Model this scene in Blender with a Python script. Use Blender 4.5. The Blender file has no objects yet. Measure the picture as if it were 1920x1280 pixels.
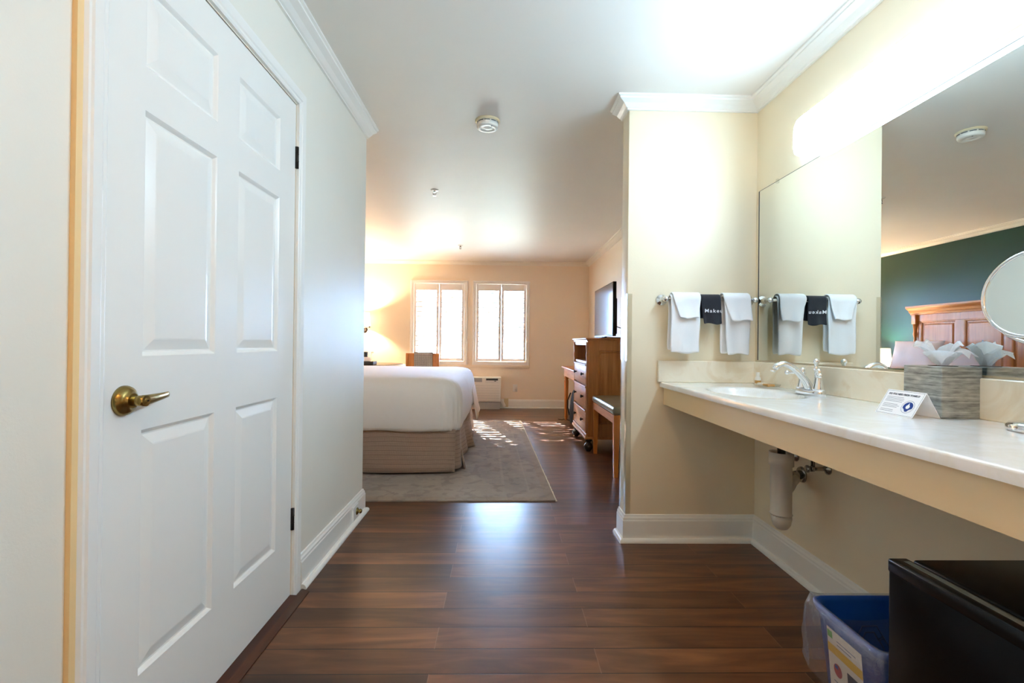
import bpy, bmesh, math, random
from mathutils import Vector, Matrix, noise
random.seed(7)
S = bpy.context.scene
COL = S.collection
PI = math.pi

# ------------------------------------------------------------------ layout (metres; camera stands at x=0 y=0)
XL, XR = -0.86, 1.381          # hall: left wall, vanity wall
HC = 2.386                     # ceiling
PY0, PY1, PX = 2.5235, 2.6465, 0.676   # partition wall at the end of the vanity
YE = 2.945                     # end of the left hall wall
XBR, XG, YB = 1.42, -2.60, 7.66  # bedroom: right wall, green wall, back wall
YF = -0.7                      # wall behind the camera

# ------------------------------------------------------------------ node helpers
class NT:
    def __init__(s, name):
        s.m = bpy.data.materials.new(name); s.m.use_nodes = True
        s.t = s.m.node_tree; s.t.nodes.clear()
        s.out = s.t.nodes.new('ShaderNodeOutputMaterial')
    def n(s, typ, **kw):
        nd = s.t.nodes.new('ShaderNode' + typ)
        for k, v in kw.items(): setattr(nd, k, v)
        return nd
    def put(s, sock, v):
        if v is None: return
        if isinstance(v, bpy.types.NodeSocket): s.t.links.new(v, sock)
        else:
            if sock.type == 'RGBA' and len(v) == 3: v = (*v, 1)
            sock.default_value = v
    def math(s, op, a, b=0.0, c=None):
        nd = s.n('Math', operation=op); s.put(nd.inputs[0], a); s.put(nd.inputs[1], b)
        if c is not None: s.put(nd.inputs[2], c)
        return nd.outputs[0]
    def mix(s, f, a, b, blend='MIX'):
        nd = s.n('Mix', data_type='RGBA', blend_type=blend)
        s.put(nd.inputs[0], f); s.put(nd.inputs[6], a); s.put(nd.inputs[7], b)
        return nd.outputs[2]
    def obj(s, scale=(1, 1, 1), loc=(0, 0, 0), rot=(0, 0, 0)):
        tc = s.n('TexCoord'); mp = s.n('Mapping')
        mp.inputs['Scale'].default_value = scale; mp.inputs['Location'].default_value = loc; mp.inputs['Rotation'].default_value = rot
        s.t.links.new(tc.outputs['Object'], mp.inputs[0]); return mp.outputs[0]
    def noise(s, vec, scale, detail=4, rough=.5, dist=0):
        nd = s.n('TexNoise'); s.put(nd.inputs['Vector'], vec); nd.inputs['Scale'].default_value = scale
        nd.inputs['Detail'].default_value = detail; nd.inputs['Roughness'].default_value = rough; nd.inputs['Distortion'].default_value = dist
        return nd.outputs['Fac']
    def ramp(s, f, stops):
        nd = s.n('ValToRGB'); s.put(nd.inputs[0], f); e = nd.color_ramp.elements
        while len(e) < len(stops): e.new(.5)
        for i, (p, c) in enumerate(stops):
            e[i].position = p; e[i].color = (*c, 1) if len(c) == 3 else c
        return nd.outputs[0]
    def bump(s, h, strength=.3, dist=.002):
        nd = s.n('Bump'); nd.inputs['Strength'].default_value = strength; nd.inputs['Distance'].default_value = dist
        s.put(nd.inputs['Height'], h); return nd.outputs[0]
    def bsdf(s, col=(.8, .8, .8), rough=.5, metal=0, normal=None, coat=0, spec=.5, sheen=0, **kw):
        b = s.n('BsdfPrincipled')
        s.put(b.inputs['Base Color'], col); s.put(b.inputs['Roughness'], rough); s.put(b.inputs['Metallic'], metal)
        s.put(b.inputs['Coat Weight'], coat); s.put(b.inputs['Specular IOR Level'], spec); s.put(b.inputs['Sheen Weight'], sheen)
        if normal is not None: s.put(b.inputs['Normal'], normal)
        for k, v in kw.items(): s.put(b.inputs[k.replace('_', ' ')], v)
        s.t.links.new(b.outputs[0], s.out.inputs[0]); return b

def srgb(r, g, b):
    f = lambda c: (c / 255) / 12.92 if c / 255 <= .04045 else ((c / 255 + .055) / 1.055) ** 2.4
    return (f(r), f(g), f(b))
M = {}
def simple(name, col, rough=.5, metal=0, bump=None, **kw):
    t = NT(name); nrm = None; c = col
    if bump:
        sc, st, ds = bump; nrm = t.bump(t.noise(t.obj(), sc, 3), st, ds)
    c = t.mix(t.noise(t.obj(), 3.1, 3), tuple(x * .97 for x in col), tuple(min(1, x * 1.02) for x in col))
    t.bsdf(c, rough, metal, nrm, **kw); M[name] = t.m; return t.m

WALLC = srgb(240, 222, 198)
simple('wall_paint', WALLC, .42, bump=(190, .25, .0012), spec=.45)
simple('vanity_wall_paint', srgb(240, 226, 198), .42, bump=(190, .25, .0012), spec=.4)
simple('hall_wall_paint', srgb(234, 230, 218), .46, bump=(190, .25, .0012), spec=.5)
simple('green_paint', srgb(10, 58, 42), .36, bump=(190, .25, .0012), spec=.35)
simple('ceiling_paint', srgb(232, 226, 218), .5, bump=(120, .18, .001), spec=.35)
simple('trim_paint', srgb(240, 238, 232), .28, bump=(60, .05, .0006))
simple('trim_cream', srgb(236, 228, 212), .35)
simple('casing_warm_lit', srgb(242, 208, 152), .6)  # near side of the door casing; warm light put into its tan colour
simple('shutter_white', srgb(240, 234, 228), .35)
simple('plastic_white', srgb(236, 232, 222), .4)
simple('plastic_cream', srgb(225, 208, 170), .45)
simple('plastic_grey', srgb(176, 172, 166), .5)
simple('pvc_pipe', srgb(214, 204, 190), .45)
simple('black_plastic', (.004, .004, .004), .25, spec=.25)
simple('black_gloss', (.0025, .0022, .0022), .22, spec=.16)
simple('rubber_grey', (.09, .10, .085), .7)
simple('black_cloth', (.01, .01, .011), .8)
simple('dark_grey', (.03, .03, .033), .5)
simple('chrome', (.82, .83, .84), .06, 1)
simple('chrome_worn', (.35, .33, .3), .25, 1, bump=(80, .2, .001))
simple('bronze_dark', (.028, .022, .018), .4, .7)
simple('porcelain', srgb(240, 238, 232), .15)
simple('green_leather', srgb(134, 130, 106), .28, bump=(300, .2, .0006))
simple('paper_white', srgb(246, 246, 248), .7)
def tissue_m():
    t = NT('tissue_paper'); a = t.n('BsdfDiffuse'); b = t.n('BsdfTranslucent'); m = t.n('MixShader'); m.inputs[0].default_value = .46
    t.put(a.inputs[0], (.95, .95, .96)); t.put(b.inputs[0], (.97, .97, .98)); t.t.links.new(a.outputs[0], m.inputs[1]); t.t.links.new(b.outputs[0], m.inputs[2])
    t.t.links.new(m.outputs[0], t.out.inputs[0]); M['tissue_paper'] = t.m
tissue_m()
simple('print_grey', srgb(120, 124, 140), .7)
simple('print_blue', srgb(22, 60, 140), .7)
simple('print_dark', srgb(40, 46, 66), .7)
simple('print_yellow', srgb(226, 180, 60), .6)
simple('print_red', srgb(176, 60, 60), .6)
simple('print_green', srgb(120, 180, 90), .6)
simple('label_white', srgb(232, 222, 205), .5)
simple('bin_blue', srgb(14, 70, 158), .35)
simple('bin_blue_dark', srgb(8, 44, 110), .4)
simple('sheet_white', srgb(238, 231, 222), .75, bump=(9, .5, .012), sheen=.2)
simple('pillow_lilac', srgb(214, 204, 210), .8, bump=(50, .3, .002), sheen=.2)
simple('pillow_taupe', srgb(176, 160, 160), .8, bump=(50, .3, .002))
simple('cloth_cream', srgb(232, 222, 198), .8, bump=(40, .3, .002))
simple('soap_pack', srgb(235, 225, 205), .3)
simple('soap_brown', srgb(190, 140, 70), .4)
simple('patio', srgb(140, 150, 130), .8)
simple('bark', srgb(90, 70, 52), .9)
simple('leaf', srgb(60, 100, 40), .5)
simple('letter_white', srgb(245, 245, 250), .8)

def brass():
    t = NT('antique_brass'); n = t.noise(t.obj(), 45, 4)
    c = t.mix(n, (.20, .125, .035), (.50, .36, .12)); t.bsdf(c, .27, 1); M['brass'] = t.m
brass()
def towel(name, c1, c2, sc=520):
    t = NT(name); v = t.obj(); n = t.noise(v, sc, 2); n2 = t.noise(v, 30, 3)
    t.bsdf(t.mix(n, c1, c2), .95, 0, t.bump(t.math('ADD', n, n2), .4, .0015), spec=.1, sheen=.3); M[name] = t.m
towel('terry_white', srgb(238, 238, 240), srgb(250, 250, 252))
towel('terry_black', (.012, .012, .016), (.05, .05, .06), 420)

def wood(name, c1, c2, c3, rough=.42, axis=2, sc=1.0, coat=.06):
    t = NT(name); s = [26 * sc, 26 * sc, 26 * sc]; s[axis] = 1.6 * sc
    v = t.obj(tuple(s)); n = t.noise(v, 1.0, 6, .6, .6)
    s2 = [90, 90, 90]; s2[axis] = 4; n2 = t.noise(t.obj(tuple(s2)), 1, 3)
    c = t.ramp(n, [(.25, c1), (.52, c2), (.78, c3)])
    c = t.mix(t.math('MULTIPLY', n2, .35), c, c1)
    t.bsdf(c, rough, 0, t.bump(n2, .15, .0008), coat=coat, Coat_Roughness=.15); M[name] = t.m
wood('maple_v', srgb(146, 88, 36), srgb(182, 118, 58), srgb(204, 144, 82), axis=2)
wood('maple_h', srgb(146, 88, 36), srgb(186, 120, 60), srgb(206, 146, 84), axis=1)
wood('honey_v', srgb(176, 98, 34), srgb(208, 128, 54), srgb(226, 154, 80), axis=2)
wood('honey_h', srgb(176, 98, 34), srgb(212, 134, 62), srgb(228, 158, 88), axis=1)
wood('threshold_wood', srgb(44, 18, 5), srgb(72, 32, 10), srgb(92, 46, 20), axis=1)
wood('dark_wood', srgb(30, 16, 8), srgb(46, 26, 14), srgb(60, 36, 20), axis=2)

def floor_mat():
    t = NT('plank_floor'); W, L = .12375, 1.22
    tc = t.n('TexCoord'); sp = t.n('SeparateXYZ'); t.t.links.new(tc.outputs['Object'], sp.inputs[0])
    x, y = sp.outputs[0], sp.outputs[1]
    yr = t.math('DIVIDE', t.math('SUBTRACT', y, 1.508 - W * 40), W)
    row = t.math('FLOOR', yr); fy = t.math('FRACT', yr)
    odd = t.math('MODULO', row, 2)
    off = t.math('ADD', t.math('MULTIPLY', odd, -.222 - .333), .333 - L * 10)
    xr = t.math('DIVIDE', t.math('SUBTRACT', x, off), L)
    cx = t.math('FLOOR', xr); fx = t.math('FRACT', xr)
    cmb = t.n('CombineXYZ'); t.put(cmb.inputs[0], cx); t.put(cmb.inputs[1], row)
    wn = t.n('TexWhiteNoise', noise_dimensions='2D'); t.put(wn.inputs['Vector'], cmb.outputs[0])
    rnd = wn.outputs['Value']
    v2 = t.n('CombineXYZ'); t.put(v2.inputs[0], t.math('ADD', t.math('MULTIPLY', x, 1.7), t.math('MULTIPLY', rnd, 37)))
    t.put(v2.inputs[1], t.math('MULTIPLY', y, 12)); t.put(v2.inputs[2], t.math('MULTIPLY', rnd, 11))
    g = t.noise(v2.outputs[0], 1.1, 6, .55, .9)
    v3 = t.n('CombineXYZ'); t.put(v3.inputs[0], t.math('MULTIPLY', x, 7)); t.put(v3.inputs[1], t.math('MULTIPLY', y, 210)); t.put(v3.inputs[2], t.math('MULTIPLY', rnd, 9))
    fine = t.noise(v3.outputs[0], 1, 3, .6)
    c = t.ramp(g, [(.28, srgb(66, 38, 21)), (.5, srgb(96, 59, 34)), (.74, srgb(128, 82, 50))])
    c = t.mix(t.math('MULTIPLY', fine, .3), c, srgb(46, 24, 14))
    bright = t.math('ADD', .58, t.math('MULTIPLY', rnd, .95))
    c = t.mix(1.0, c, t.n('CombineColor').outputs[0], 'MULTIPLY') if False else c
    cc = t.n('CombineXYZ'); [t.put(cc.inputs[i], bright) for i in range(3)]
    c = t.mix(1.0, c, cc.outputs[0], 'MULTIPLY')
    ey = t.math('MINIMUM', fy, t.math('SUBTRACT', 1, fy)); ey = t.math('MULTIPLY', ey, W)
    ex = t.math('MINIMUM', fx, t.math('SUBTRACT', 1, fx)); ex = t.math('MULTIPLY', ex, L)
    gy = t.math('LESS_THAN', ey, .0022); gx = t.math('LESS_THAN', ex, .0015)
    c = t.mix(t.math('MULTIPLY', gy, .9), c, (.008, .004, .003))
    c = t.mix(t.math('MULTIPLY', gx, .5), c, srgb(140, 105, 85))
    edge = t.math('MINIMUM', t.math('DIVIDE', t.math('MINIMUM', ey, ex), .003), 1)
    h = t.math('ADD', edge, t.math('MULTIPLY', fine, .28))
    r = t.math('ADD', .27, t.math('MULTIPLY', fine, .08))
    t.bsdf(c, r, 0, t.bump(h, .16, .0008), spec=.5); M['floor'] = t.m
floor_mat()

def rug_mat():
    t = NT('faded_rug')
    v = t.obj(); n1 = t.noise(v, 2.2, 6, .65, .8); n2 = t.noise(v, 11, 5, .6); n3 = t.noise(t.obj((60, 420, 60)), 1, 2)
    vo = t.n('TexVoronoi', feature='DISTANCE_TO_EDGE'); t.put(vo.inputs['Vector'], v); vo.inputs['Scale'].default_value = 5
    c = t.ramp(n1, [(.3, srgb(140, 136, 132)), (.5, srgb(168, 156, 142)), (.72, srgb(188, 172, 154))])
    pat = t.math('MULTIPLY', t.math('LESS_THAN', vo.outputs[0], .09), t.math('GREATER_THAN', n2, .5))
    c = t.mix(t.math('MULTIPLY', pat, .35), c, srgb(104, 102, 108))
    c = t.mix(t.math('MULTIPLY', n2, .35), c, srgb(128, 98, 76))
    sp = t.n('SeparateXYZ'); t.t.links.new(t.n('TexCoord').outputs['Object'], sp.inputs[0])
    x, y = sp.outputs[0], sp.outputs[1]     # rug origin: near right corner
    ex = t.math('MULTIPLY', t.math('ADD', x, t.math('MULTIPLY', y, .0342)), -1.0)
    d = t.math('MINIMUM', ex, y)
    b1 = t.math('LESS_THAN', d, .06)
    b2 = t.math('MULTIPLY', t.math('GREATER_THAN', d, .155), t.math('LESS_THAN', d, .168))
    b3 = t.math('MULTIPLY', t.math('GREATER_THAN', d, .33), t.math('LESS_THAN', d, .35))
    c = t.mix(t.math('MULTIPLY', b1, .35), c, srgb(160, 136, 110))
    c = t.mix(t.math('MULTIPLY', t.math('MAXIMUM', b2, b3), .25), c, srgb(190, 172, 150))
    c = t.mix(t.math('MULTIPLY', n3, .3), c, srgb(100, 84, 72))
    t.bsdf(c, .95, 0, t.bump(t.math('ADD', n3, n2), .6, .003), spec=.1, sheen=.15); M['rug'] = t.m
rug_mat()

def quilt_mat():
    t = NT('quilted_taupe'); tc = t.n('TexCoord'); sp = t.n('SeparateXYZ'); t.t.links.new(tc.outputs['Object'], sp.inputs[0])
    z = sp.outputs[2]; u = t.math('ADD', sp.outputs[0], sp.outputs[1])
    wob = t.math('MULTIPLY', t.noise(t.obj(), 3, 2), .02)
    a = t.math('ABSOLUTE', t.math('SINE', t.math('MULTIPLY', t.math('ADD', z, wob), PI / .034)))
    line = t.math('MINIMUM', t.math('MULTIPLY', a, 3.5), 1)
    d = t.math('MULTIPLY', t.math('SINE', t.math('MULTIPLY', t.math('ADD', u, z), 2 * PI / .02)), t.math('SINE', t.math('MULTIPLY', t.math('SUBTRACT', u, z), 2 * PI / .02)))
    h = t.math('ADD', line, t.math('MULTIPLY', d, .28))
    c = t.mix(line, srgb(122, 96, 78), srgb(168, 140, 118)); c = t.mix(t.math('MULTIPLY', t.noise(t.obj(), 40, 3), .3), c, srgb(130, 112, 98))
    t.bsdf(c, .8, 0, t.bump(h, .7, .004), sheen=.2); M['quilt'] = t.m
quilt_mat()

def marble():
    t = NT('cultured_marble'); v = t.obj()
    n = t.noise(v, 2.6, 6, .6, 1.6); c = t.ramp(n, [(.4, srgb(248, 247, 245)), (.5, srgb(244, 240, 232)), (.58, srgb(249, 248, 246))])
    t.bsdf(c, .11, 0, spec=.55, coat=.3, Coat_Roughness=.05); M['marble'] = t.m
    t = NT('cream_marble'); n = t.noise(t.obj(), 3.5, 6, .6, 1.8)
    c = t.ramp(n, [(.35, srgb(240, 228, 204)), (.5, srgb(243, 233, 212)), (.6, srgb(234, 218, 190))])
    t.bsdf(c, .16, 0, spec=.5); M['marble_splash'] = t.m
    t = NT('cream_laminate'); n = t.noise(t.obj((6, .8, 6)), 2, 4)
    t.bsdf(t.mix(n, srgb(232, 202, 154), srgb(238, 212, 168)), .4); M['apron'] = t.m
marble()
def brushed():
    t = NT('brushed_box'); v = t.obj((9, 9, 260)); n = t.noise(v, 1, 5, .7); n2 = t.noise(t.obj((30, 30, 90)), 1, 3)
    c = t.ramp(t.math('ADD', t.math('MULTIPLY', n, .7), t.math('MULTIPLY', n2, .3)), [(.33, srgb(80, 84, 82)), (.5, srgb(156, 158, 152)), (.68, srgb(206, 207, 202))])
    t.bsdf(c, .38, .15, t.bump(n, .3, .001)); M['brushed_box'] = t.m
brushed()
def woven():
    t = NT('woven_runner'); tc = t.n('TexCoord'); sp = t.n('SeparateXYZ'); t.t.links.new(tc.outputs['Object'], sp.inputs[0])
    x, z = sp.outputs[0], t.math('SUBTRACT', sp.outputs[2], sp.outputs[1])
    a = t.math('SINE', t.math('MULTIPLY', t.math('ADD', x, z), 2 * PI / .026)); b = t.math('SINE', t.math('MULTIPLY', t.math('SUBTRACT', x, z), 2 * PI / .026))
    f = t.math('GREATER_THAN', t.math('MULTIPLY', a, b), 0)
    t.bsdf(t.mix(f, srgb(72, 62, 58), srgb(222, 212, 196)), .85); M['woven'] = t.m
woven()
def glassy(name, tint, gloss=.02, fac=None, haze=0, crinkle=False):
    t = NT(name); tr = t.n('BsdfTransparent'); t.put(tr.inputs[0], tint); gl = t.n('BsdfGlossy'); gl.inputs['Roughness'].default_value = gloss
    if crinkle: t.put(gl.inputs['Normal'], t.bump(t.noise(t.obj((1, 1, .6)), 45, 4, .6, 1.5), .9, .006))
    lw = t.n('LayerWeight'); lw.inputs[0].default_value = .25
    mx = t.n('MixShader'); t.put(mx.inputs[0], t.math('MULTIPLY', lw.outputs['Fresnel'], .8) if fac is None else t.math('ADD', fac, t.math('MULTIPLY', lw.outputs['Facing'], .3)))
    t.t.links.new(tr.outputs[0], mx.inputs[1]); t.t.links.new(gl.outputs[0], mx.inputs[2]); last = mx
    if haze:
        df = t.n('BsdfTranslucent'); t.put(df.inputs[0], (.9, .9, .95)); d2 = t.n('BsdfDiffuse'); t.put(d2.inputs[0], (.9, .9, .95))
        ad = t.n('MixShader'); ad.inputs[0].default_value = .5; t.t.links.new(df.outputs[0], ad.inputs[1]); t.t.links.new(d2.outputs[0], ad.inputs[2])
        m2 = t.n('MixShader'); m2.inputs[0].default_value = haze; t.t.links.new(mx.outputs[0], m2.inputs[1]); t.t.links.new(ad.outputs[0], m2.inputs[2]); last = m2
    t.t.links.new(last.outputs[0], t.out.inputs[0]); M[name] = t.m
glassy('window_glass', (.97, .98, 1, 1))
glassy('clear_plastic', (.97, .97, .95, 1), .08, .06)
glassy('bin_liner', (.95, .96, .98, 1), .12, .12, .07, True)
def mirror_mat():
    t = NT('mirror_glass'); t.bsdf((.86, .90, .875), .0, 1); M['mirror'] = t.m
    t = NT('tv_screen'); t.bsdf((.012, .012, .013), .13, 0, spec=.8, coat=.5, Coat_Roughness=.08); M['screen'] = t.m
mirror_mat()
def emit(name, col, st, base=(.9, .9, .9)):
    t = NT(name); b = t.bsdf(base, .4); t.put(b.inputs['Emission Color'], col); b.inputs['Emission Strength'].default_value = st; M[name] = t.m
emit('light_diffuser', (.52, .77, 1.0), 19)
emit('light_diffuser_side', (.62, .78, 1.0), 1.0)
emit('lamp_shade', (1.0, .74, .50), 1.6, (.9, .82, .7))
emit('lamp_shade_entry', (1.0, .58, .25), 14.0, (.9, .82, .7))

# ------------------------------------------------------------------ mesh helpers
class MB:
    def __init__(s): s.b = bmesh.new(); s.mats = ['']; s.cur = 0
    def _merge(s, t, smooth=False):
        for f in t.faces:
            f.material_index = s.cur; f.smooth = smooth
        me = bpy.data.meshes.new('tmp'); t.to_mesh(me); t.free(); s.b.from_mesh(me); bpy.data.meshes.remove(me); return s
    def box(s, x0, x1, y0, y1, z0, z1, bev=0, seg=1, rot=None, piv=None):
        t = bmesh.new(); bmesh.ops.create_cube(t, size=1)
        for v in t.verts: v.co = Vector(((v.co.x + .5) * (x1 - x0) + x0, (v.co.y + .5) * (y1 - y0) + y0, (v.co.z + .5) * (z1 - z0) + z0))
        if bev: bmesh.ops.bevel(t, geom=t.edges[:], offset=bev, segments=seg, affect='EDGES', profile=.5)
        if rot is not None:
            p = Vector(piv) if piv else Vector(((x0 + x1) / 2, (y0 + y1) / 2, (z0 + z1) / 2))
            for v in t.verts: v.co = rot @ (v.co - p) + p
        return s._merge(t, bool(bev and seg > 1))
    def face(s, pts, smooth=False):
        vs = [s.b.verts.new(p) for p in pts]; f = s.b.faces.new(vs); f.material_index = s.cur; f.smooth = smooth; return s
    def grid(s, rows, smooth=True, closeu=False, closev=False):
        vs = [[s.b.verts.new(p) for p in r] for r in rows]; R = len(vs); C_ = len(vs[0])
        for i in range(R if closev else R - 1):
            for j in range(C_ if closeu else C_ - 1):
                try:
                    f = s.b.faces.new((vs[i][j], vs[i][(j + 1) % C_], vs[(i + 1) % R][(j + 1) % C_], vs[(i + 1) % R][j])); f.smooth = smooth; f.material_index = s.cur
                except ValueError: pass
        return vs
    def lathe(s, c, prof, axis=(0, 0, 1), n=24, caps=True, smooth=True):
        a = Vector(axis).normalized(); u = a.orthogonal().normalized(); w = a.cross(u); c = Vector(c)
        rows = [[c + a * h + (u * math.cos(2 * PI * k / n) + w * math.sin(2 * PI * k / n)) * r for k in range(n)] for r, h in prof]
        vs = s.grid(rows, smooth, closeu=True)
        if caps:
            for ring, rv in ((vs[0], True), (vs[-1], False)):
                try: f = s.b.faces.new(ring[::-1] if rv else ring); f.material_index = s.cur
                except ValueError: pass
        return s
    def cyl(s, p0, p1, r0, r1=None, n=16, smooth=True):
        p0, p1 = Vector(p0), Vector(p1); return s.lathe(p0, [(r0, 0), (r0 if r1 is None else r1, (p1 - p0).length)], p1 - p0, n, True, smooth)
    def tube(s, pts, r, n=10, closed=False, caps=True):
        pts = [Vector(p) for p in pts]; N = len(pts); rs = r if isinstance(r, (list, tuple)) else [r] * N
        rows = []; u = None
        for i, p in enumerate(pts):
            if closed: d = pts[(i + 1) % N] - pts[i - 1]
            else: d = pts[min(i + 1, N - 1)] - pts[max(i - 1, 0)]
            d.normalize()
            if u is None: u = d.orthogonal().normalized()
            else: u = (u - d * u.dot(d)).normalized()
            w = d.cross(u); rows.append([p + (u * math.cos(2 * PI * k / n) + w * math.sin(2 * PI * k / n)) * rs[i] for k in range(n)])
        vs = s.grid(rows, True, closeu=True, closev=closed)
        if caps and not closed:
            for q in (vs[0][::-1], vs[-1]): s.b.faces.new(q).material_index = s.cur
        return s
    def ball(s, c, r, n=12, sc=(1, 1, 1)):
        t = bmesh.new(); bmesh.ops.create_uvsphere(t, u_segments=n * 2, v_segments=n, radius=r)
        for v in t.verts: v.co = Vector((v.co.x * sc[0], v.co.y * sc[1], v.co.z * sc[2])) + Vector(c)
        return s._merge(t, True)
    def prism(s, poly, axis, a, b, smooth=False):
        # poly: 2D points in the plane across axis ('x': (y,z), 'y': (x,z), 'z': (x,y))
        def P(p, k): return {'x': (k, p[0], p[1]), 'y': (p[0], k, p[1]), 'z': (p[0], p[1], k)}[axis]
        A = [s.b.verts.new(P(p, a)) for p in poly]; B = [s.b.verts.new(P(p, b)) for p in poly]; n = len(poly)
        fs = [s.b.faces.new(A[::-1]), s.b.faces.new(B)] + [s.b.faces.new((A[i], A[(i + 1) % n], B[(i + 1) % n], B[i])) for i in range(n)]
        for f in fs: f.material_index = s.cur
        if smooth:
            for f in fs[2:]: f.smooth = True
        return s
    def sweep(s, path, prof):
        # path: XY points, room on the left hand; prof: (out, z) points, closed
        P = [Vector(p) for p in path]; rows = []
        for i, p in enumerate(P):
            def nrm(a, b): d = (b - a).normalized(); return Vector((-d.y, d.x))
            if i == 0: m = nrm(P[0], P[1])
            elif i == len(P) - 1: m = nrm(P[-2], P[-1])
            else:
                a, b = nrm(P[i - 1], P[i]), nrm(P[i], P[i + 1]); m = (a + b) / (1 + a.dot(b))
            rows.append([(p.x + m.x * o, p.y + m.y * o, z) for o, z in prof])
        vs = s.grid(rows, False, closeu=True)
        s.b.faces.new(vs[0][::-1]).material_index = s.cur; s.b.faces.new(vs[-1]).material_index = s.cur; return s
    def slot(s, m):
        if s.mats == ['']: s.mats = [m]; s.cur = 0
        elif m in s.mats: s.cur = s.mats.index(m)
        else: s.mats.append(m); s.cur = len(s.mats) - 1
        return s
    def build(s, name, mat=None, parent=None, origin=None, auto=True):
        if mat is not None and s.mats == ['']: s.mats = [mat]
        bmesh.ops.remove_doubles(s.b, verts=s.b.verts[:], dist=1e-6) if False else None
        bmesh.ops.recalc_face_normals(s.b, faces=s.b.faces[:])
        me = bpy.data.meshes.new(name); s.b.to_mesh(me); s.b.free()
        o = bpy.data.objects.new(name, me); COL.objects.link(o)
        for k in s.mats: me.materials.append(M[k])
        if parent is not None:
            w = wloc(parent); me.transform(Matrix.Translation(-w)); o.parent = parent
        else:
            if origin is None:
                xs = [v.co.x for v in me.vertices]; ys = [v.co.y for v in me.vertices]; zs = [v.co.z for v in me.vertices]
                origin = ((min(xs) + max(xs)) / 2, (min(ys) + max(ys)) / 2, min(zs))
            w = Vector(origin); me.transform(Matrix.Translation(-w)); o.location = w
        return o
def wloc(o):
    w = Vector(o.location); p = o.parent
    while p is not None: w += Vector(p.location); p = p.parent
    return w
def thing(name, loc, label, cat, group=None):
    o = bpy.data.objects.new(name, None); COL.objects.link(o); o.location = loc; o.empty_display_size = .1
    return tag(o, label, cat, group)
def tag(o, label, cat, group=None):
    o['label'] = label; o['category'] = cat
    if group: o['group'] = group
    return o
def struct(o, label=None, cat=None):
    o['kind'] = 'structure'
    if label: o['label'] = label
    if cat: o['category'] = cat
    return o
def solid(o, th, off=0):
    m = o.modifiers.new('thick', 'SOLIDIFY'); m.thickness = th; m.offset = off; return o
def subsurf(o, k=1):
    m = o.modifiers.new('sub', 'SUBSURF'); m.levels = k; m.render_levels = k; return o
def text_mesh(name, body, size, mat, parent, origin, xdir, ydir, bold=0, width=None, align='LEFT'):
    cu = bpy.data.curves.new('t', 'FONT'); cu.body = body; cu.size = size; cu.extrude = .0004; cu.offset = bold; cu.align_x = align; cu.space_character = 1.25 if bold else 1
    to = bpy.data.objects.new('t', cu); COL.objects.link(to); bpy.context.view_layer.update()
    me = bpy.data.meshes.new_from_object(to.evaluated_get(bpy.context.evaluated_depsgraph_get()))
    bpy.data.objects.remove(to); bpy.data.curves.remove(cu); me.name = name
    x, y = Vector(xdir).normalized(), Vector(ydir).normalized(); z = x.cross(y)
    if width:
        w = max(v.co.x for v in me.vertices) - min(v.co.x for v in me.vertices)
        for v in me.vertices: v.co.x *= width / w
    mt = Matrix((x, y, z)).transposed().to_4x4(); mt.translation = Vector(origin) - wloc(parent)
    me.transform(mt); me.materials.clear(); me.materials.append(M[mat])
    o = bpy.data.objects.new(name, me); COL.objects.link(o); o.parent = parent; return o
def nz(x, y, z, s): return noise.noise(Vector((x * s, y * s, z * s)))
# ================================================================== THE SETTING
floor = MB().box(XG - .2, XBR + .15, YF - .1, YB + .1, -.12, 0).build('floor', 'floor', origin=(0, 0, 0)); struct(floor)
struct(MB().box(XG - .2, XBR + .15, YF - .1, YB + .1, HC, HC + .1).build('ceiling', 'ceiling_paint', origin=(0, 0, HC)))
DY0, DY1, DZ = 1.028, 1.955, 2.035     # closet door slab
w = MB(); o_ = .013
w.box(XL - .12, XL, YF, DY0 - o_, 0, HC); w.box(XL - .12, XL, DY1 + o_, YE, 0, HC); w.box(XL - .12, XL, DY0 - o_, DY1 + o_, DZ + o_, HC)
struct(w.build('wall_left', 'hall_wall_paint'))
struct(MB().box(XG, XL - .12, YE - .12, YE, 0, HC).build('wall_near_bedroom', 'wall_paint'))
struct(MB().box(XR, XR + .16, YF, PY0, 0, HC).build('wall_right', 'vanity_wall_paint'))
struct(MB().box(PX, XR + .16, PY0, PY1, 0, HC, .004, 2).build('wall_partition', 'vanity_wall_paint'))
struct(MB().box(XBR, XBR + .12, PY1, YB, 0, HC).build('wall_right_bedroom', 'wall_paint'))
struct(MB().box(XG - .12, XG, YE - .12, YB, 0, HC).build('wall_green', 'green_paint'))
struct(MB().box(XL - .12, XR + .16, YF - .1, YF, 0, HC).build('wall_behind', 'wall_paint'))
# back wall with two window openings
WZ0, WZ1 = .745, 2.03
WIN = [(-1.45, -.605), (-.437, .405)]
w = MB(); xs = [XG - .12, WIN[0][0], WIN[0][1], WIN[1][0], WIN[1][1], XBR + .12]
for i in (0, 2, 4): w.box(xs[i], xs[i + 1], YB, YB + .16, 0, HC)
for a, b in WIN: w.box(a, b, YB, YB + .16, 0, WZ0); w.box(a, b, YB, YB + .16, WZ1, HC)
struct(w.build('wall_back', 'wall_paint'))

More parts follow.
